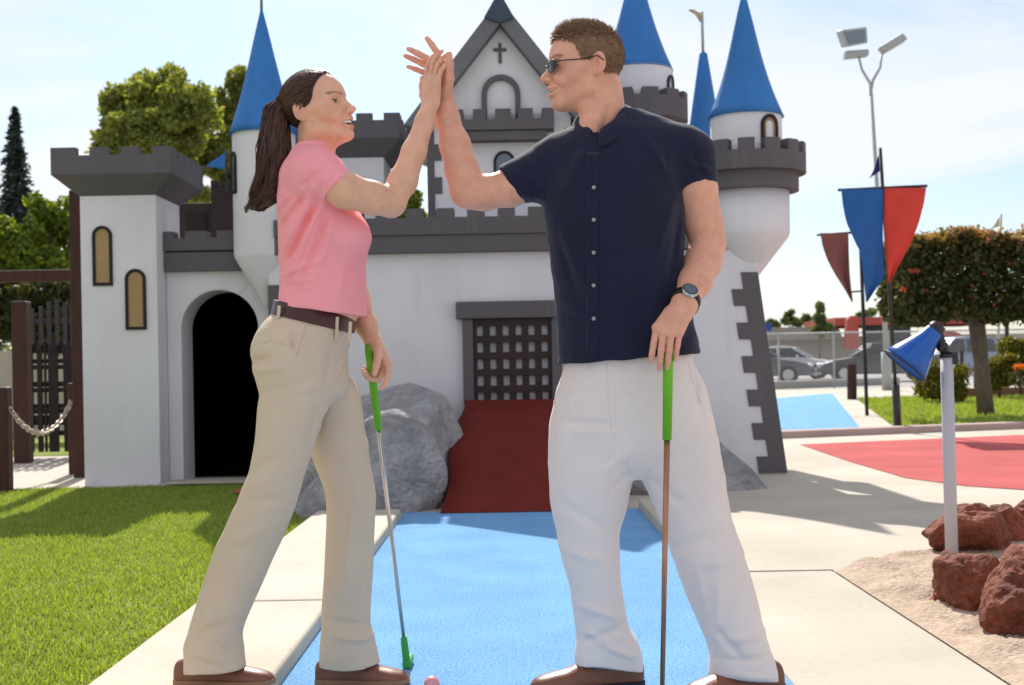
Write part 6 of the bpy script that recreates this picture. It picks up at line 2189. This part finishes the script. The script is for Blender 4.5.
spots.append((hw_.p(.100, 0, -.060), .018, (.24, .07, .06), .5))
for (q, dd, nn, r) in nails: spots.append((q, .009, (.80, .49, .38), .8))
wbody = skin_obj('body', f, woman, SK, spots)
eyes(hw_, wbody)
teeth_of(hw_, wbody, -.0640)

# hair pulled back into a ponytail
lo = hw_.o + A([-.14, -.12, -.11]); hi = hw_.o + A([.12, .12, .16])
tab = [(.15, .10), (.115, .088), (.095, .080), (.080, .070), (.055, .056), (.030, .046), (.012, .030), (.002, .008), (-.02, -.016), (-.05, -.030), (-.08, -.048)]
hf, T = hair_cap(hw_, tab, .0065, -.082, lo, hi)
V, Fc = hf.surface(); V = smooth(V, Fc, 2, .5)
tie_l = A([-.098, 0, .030])
rg = np.random.default_rng(8)
d = rg.normal(size=(5200, 3)); d /= np.linalg.norm(d, axis=1, keepdims=True)
C0, R0 = A([.006, 0, .042]), A([.098, .0755, .082]) + .0068
loc_ = C0 + d * R0
g_ = np.interp(loc_[:, 2], T[:, 0], T[:, 1])
earz = (np.abs(loc_[:, 0] + .006) < .020) & (np.abs(loc_[:, 2]) < .034)
keep = (loc_[:, 0] < g_ - .002) & (loc_[:, 2] > -.078) & ~earz
d = d[keep]
te = (tie_l - C0) / R0; te /= np.linalg.norm(te)
ang = np.arccos(np.clip(d @ te, -1, 1))[:, None]
lines = []
for t in np.linspace(0, 1, 9):
    w1 = np.sin((1 - t) * ang) / np.maximum(np.sin(ang), 1e-3); w2_ = np.sin(t * ang) / np.maximum(np.sin(ang), 1e-3)
    q = d * w1 + te * w2_
    q /= np.linalg.norm(q, axis=1, keepdims=True)
    lines.append(C0 + q * (R0 + .0012 * rg.uniform(0, 1, (len(d), 1)) + .002 * math.sin(t * 3.1)))
lines = np.stack(lines, 1)
w_l = hw_.o + hw_.s * (lines @ hw_.R)
sv1, sf1 = strands(w_l, .0010, .0008)
# the tail
tie = hw_.o + hw_.s * (tie_l @ hw_.R)
path = [tie, P(283, 102, .0), P(275.5, 112, .0), P(275, 130, -.01), P(274.5, 157, -.02), P(270, 184, -.03), P(264, 202, -.035), P(260, 211, -.035)]
wid = [.014, .019, .025, .029, .033, .033, .028, .018]
f = Field(P(240, 222, -.13), P(300, 92, .08), .0026)
chain(f, path[:-1], [w * q for w, q in zip(wid, (.85, .85, .8, .78, .72, .62, .35))], .015)
f.disp(waves(31, 120, .011, (1, 1, .35)))
V2, F2 = f.surface(); V2 = smooth(V2, F2, 1, .5)
pa = upsample([(i,) + tuple(p) + (w,) for i, (p, w) in enumerate(zip(path, wid))], 22)
ns, nl = 6500, 60
lk = rg.integers(0, nl, ns)
lc = rg.normal(size=(nl, 2)); lc /= np.linalg.norm(lc, axis=1, keepdims=True); lc *= rg.uniform(.35, .95, (nl, 1)) ** .5
lph = rg.uniform(0, 6.28, nl)[lk]; lfr = rg.uniform(.8, 1.3, nl)[lk]; lst = rg.uniform(.60, 1.0, nl)[lk]
loc2 = rg.normal(size=(ns, 2)) * .13
stop = np.minimum(1, lst * rg.uniform(.94, 1.03, ns))
L_ = []
for i in range(30):
    t = i / 29
    idx = np.minimum(stop * 21 * t, 21)
    base = np.stack([np.interp(idx, np.arange(22), pa[:, k]) for k in (1, 2, 3)], 1)
    wd_ = np.interp(idx, np.arange(22), pa[:, 4])
    amp = (.001 + .0135 * t ** 1.1) * (1 + .5 * (t > .75) * (t - .75) * 4)
    tight = 1 - .25 * t ** 2
    q0 = lc[lk] + loc2 * tight
    off = np.stack([q0[:, 0] * wd_ + amp * np.sin(lph + t * 13 * lfr), q0[:, 1] * wd_ + amp * np.cos(lph * 1.3 + t * 13 * lfr), .18 * wd_ * np.sin(lph * 2 + t * 9)], 1)
    L_.append(base + off)
L_ = np.stack(L_, 1)
sv2, sf2 = strands(L_, .0013, .0007)
vv, ff, b = [], [], 0
for v_, f_ in ((V, Fc), (sv1, sf1), (V2, F2), (sv2, sf2)):
    vv.append(v_); ff.append(f_ + b); b += len(v_)
hair = np_mesh('hair', np.concatenate(vv), np.concatenate(ff), [M['hair_w'], M['hair_w_base']], woman, midx=np.r_[np.ones(len(Fc)), np.zeros(len(sf1)), np.ones(len(F2)), np.zeros(len(sf2))])
td = nrm(P(281, 102, 0) - tie)
t1 = nrm(np.cross(td, (0, 1, 0))); t2 = np.cross(td, t1)
tc_ = tie + td * .004
MB().tube([tc_ + (t1 * math.cos(a) + t2 * math.sin(a)) * .016 for a in np.linspace(0, 2 * math.pi, 25)], .0055, 8, caps=False).build('hair_tie', M['strap'], woman)

# --- trousers
lo = P(172, 690, -.30); lo[2] = .005; lo[0] -= .02; hi = P(392, 300, .30); hi[0] += .03
f = Field(lo, hi, .0034)
pel = [(300, 277, 354, 0, .128), (312, 274.5, 353, 0, .130), (322, 265.5, 353.5, 0, .142), (335, 257.5, 351.5, 0, .158), (350, 253, 348.5, 0, .168), (364, 254, 347, 0, .168), (379, 257, 348, 0, .160), (393, 262, 346, 0, .135), (406, 278, 330, 0, .095)]
f.add(wf_.loft(pel, 2.2), 0)
legN = [(352, 268, 325, -.070, .070), (379, 263, 329, -.078, .080), (402, 259, 328, -.082, .086), (440, 256, 316.5, -.085, .080), (457, 253, 311, -.085, .077), (472, 249.5, 306, -.085, .075), (498, 238.5, 299, -.085, .072),
        (520, 228, 291.5, -.083, .070), (551, 214, 276.8, -.08, .068), (580, 204, 263.5, -.078, .067), (603, 197, 254, -.076, .068), (632, 189, 243, -.074, .074), (654, 183.5, 245, -.073, .080), (676, 182, 247, -.073, .083)]
legF = [(379, 290, 353, .080, .088), (399, 296, 361, .085, .086), (440, 305, 367.5, .095, .080), (463, 313.5, 369.5, .10, .076), (498, 326, 374.5, .108, .072), (540, 326.5, 374, .115, .070), (581, 324.5, 372.8, .12, .070),
        (621, 322.5, 371.5, .125, .074), (646, 320, 377, .125, .080), (668, 319, 381, .125, .083)]
f.add(wf_.loft(legN, 2.1), .025)
f.add(wf_.loft(legF, 2.1), .018)
f.clip(P(318, 311.5, 0), nrm(A([.24, 0, 1])))
f.clip_in(P(214, 669, -.07), nrm(A([.05, -.04, -1])), P(160, 700, -.30), P(270, 640, .02))
f.clip_in(P(350, 665, .125), nrm(A([.02, -.02, -1])), P(310, 695, .0), P(395, 640, .29))
fl_ = [((256, 362), (285, 358), .010, -.006), ((258, 372), (300, 366), .012, .005), ((300, 392), (328, 385), .010, .005), ((262, 395), (326, 380), .012, -.003), ((290, 470), (252, 485), .014, .005), ((300, 490), (245, 500), .012, -.005),
       ((292, 450), (262, 470), .012, -.004), ((230, 540), (282, 520), .014, .004), ((215, 600), (245, 640), .012, .008), ((205, 625), (240, 612), .012, -.006), ((200, 645), (235, 655), .010, -.006), ((188, 650), (206, 620), .010, .005),
       ((352, 500), (340, 600), .012, .007), ((362, 560), (345, 640), .010, -.005), ((330, 640), (372, 645), .010, .006), ((326, 625), (364, 630), .009, -.005), ((335, 470), (368, 440), .014, .004), ((322, 420), (360, 410), .012, -.004),
       ((328, 395), (314, 446), .009, -.006), ((300, 330), (304, 352), .005, -.005), ((338, 345), (330, 395), .007, -.004)]
f.disp(sum_of(*[fold2d(P(a[0], a[1]), P(b[0], b[1]), w * 1.0, q * 1.35) for a, b, w, q in fl_], waves(43, 24, .005, (1, 1, .5)), waves(44, 55, .0018)))
f.disp(sum_of(fold2d(P(308, 326), P(301, 356), .0045, -.004), fold2d(P(350, 345), P(338, 372), .005, -.004)))
tro = cloth_obj('trousers', f, woman, M['chino_woman'])
line_on(f, P, [(309, 322), (305, 338), (300, 356)], .0024, 'pocket_edge', M['chino_woman'], tro)
line_on(f, P, [(263, 343), (276, 340), (290, 345)], .0018, 'pocket_edge', M['chino_woman'], tro)
line_on(f, P, [(346, 344), (343, 362), (336, 384)], .0018, 'fly_seam', M['chino_woman'], tro)
# belt
g2 = Field(P(260, 352, -.20), P(366, 296, .20), .0026)
g2.add(wf_.loft(pel, 2.2, .0055), 0)
g2.clip(P(318, 309.5, 0), nrm(A([.24, 0, 1])))
g2.clip(P(318, 325, 0), nrm(A([-.26, 0, -1])))
cloth_obj('belt', g2, woman, M['belt'])
for (px, py0, py1) in ((281, 306, 318), (338, 317, 339), (351.5, 322, 343)):
    c0, c1 = P(px, py0, -.1), P(px - 1, py1, -.1)
    y = min([q for q in (front_y(g2, c0[0], (c0[2] + c1[2]) / 2), front_y(f, c0[0], c1[2])) if q is not None] or [P(px, py0, -.12)[1]]) - .002
    MB().hexa([(c1[0] - .004, y - .003, c1[2]), (c1[0] + .004, y - .003, c1[2]), (c1[0] + .004, y + .004, c1[2]), (c1[0] - .004, y + .004, c1[2])],
              [(c0[0] - .004, y - .003, c0[2]), (c0[0] + .004, y - .003, c0[2]), (c0[0] + .004, y + .004, c0[2]), (c0[0] - .004, y + .004, c0[2])]).build('belt_loop', M['chino_woman'], tro, bevel=.001)
# shoes: the near one on the kerb, the far one on the carpet
yN = 3.345
shoe(woman, (X(176, 684, yN), yN), (X(275, 684, yN - .02), yN - .025), .05, M['leather'], M['tan_sole'], .92, laces=False)
yFt = wf_.Y0 + .12
shoe(woman, (X(316, 680, yFt), yFt + .01), (X(410, 680, yFt), yFt - .015), .0, M['leather'], M['tan_sole'], .92, laces=False)

# her putter
b_ = P(406.5, 668, .285)
gz = P(406.5, 668, .285)
pw = empty('putter', (gz[0], gz[1], 0), 'steel-shafted putter with green grip and green foot in the hand of the woman', 'putter', 'golf putters')
top_, bot_ = P(368.5, 345, .088), A([P(407, 668, .285)[0], P(407, 668, .285)[1], .012])
q_ = lambda t: top_ + (bot_ - top_) * t
MB().tube([q_(0), q_(.02), q_(.255)], [.0105, .0125, .0105], 14).build('grip', M['grip'], pw)
MB().tube([q_(.25), q_(.92)], [.0068, .0052], 12).build('shaft', M['steel'], pw)
MB().tube([q_(.91), q_(.915), q_(.985), q_(1.0)], [.006, .0095, .0115, .0110], 12).build('hosel', M['green_head'], pw)
MB().box(bot_[0] - .012, bot_[0] + .014, bot_[1] - .02, bot_[1] + .075, .002, .026).build('putter_head', M['green_head'], pw, bevel=.006)

bl_ = G(432, 692)
tag(MB().ball((bl_[0], bl_[1], .0214), .0214, n=16).build('golf_ball', M['ball']), 'pink golf ball on the blue carpet between the two players', 'ball')
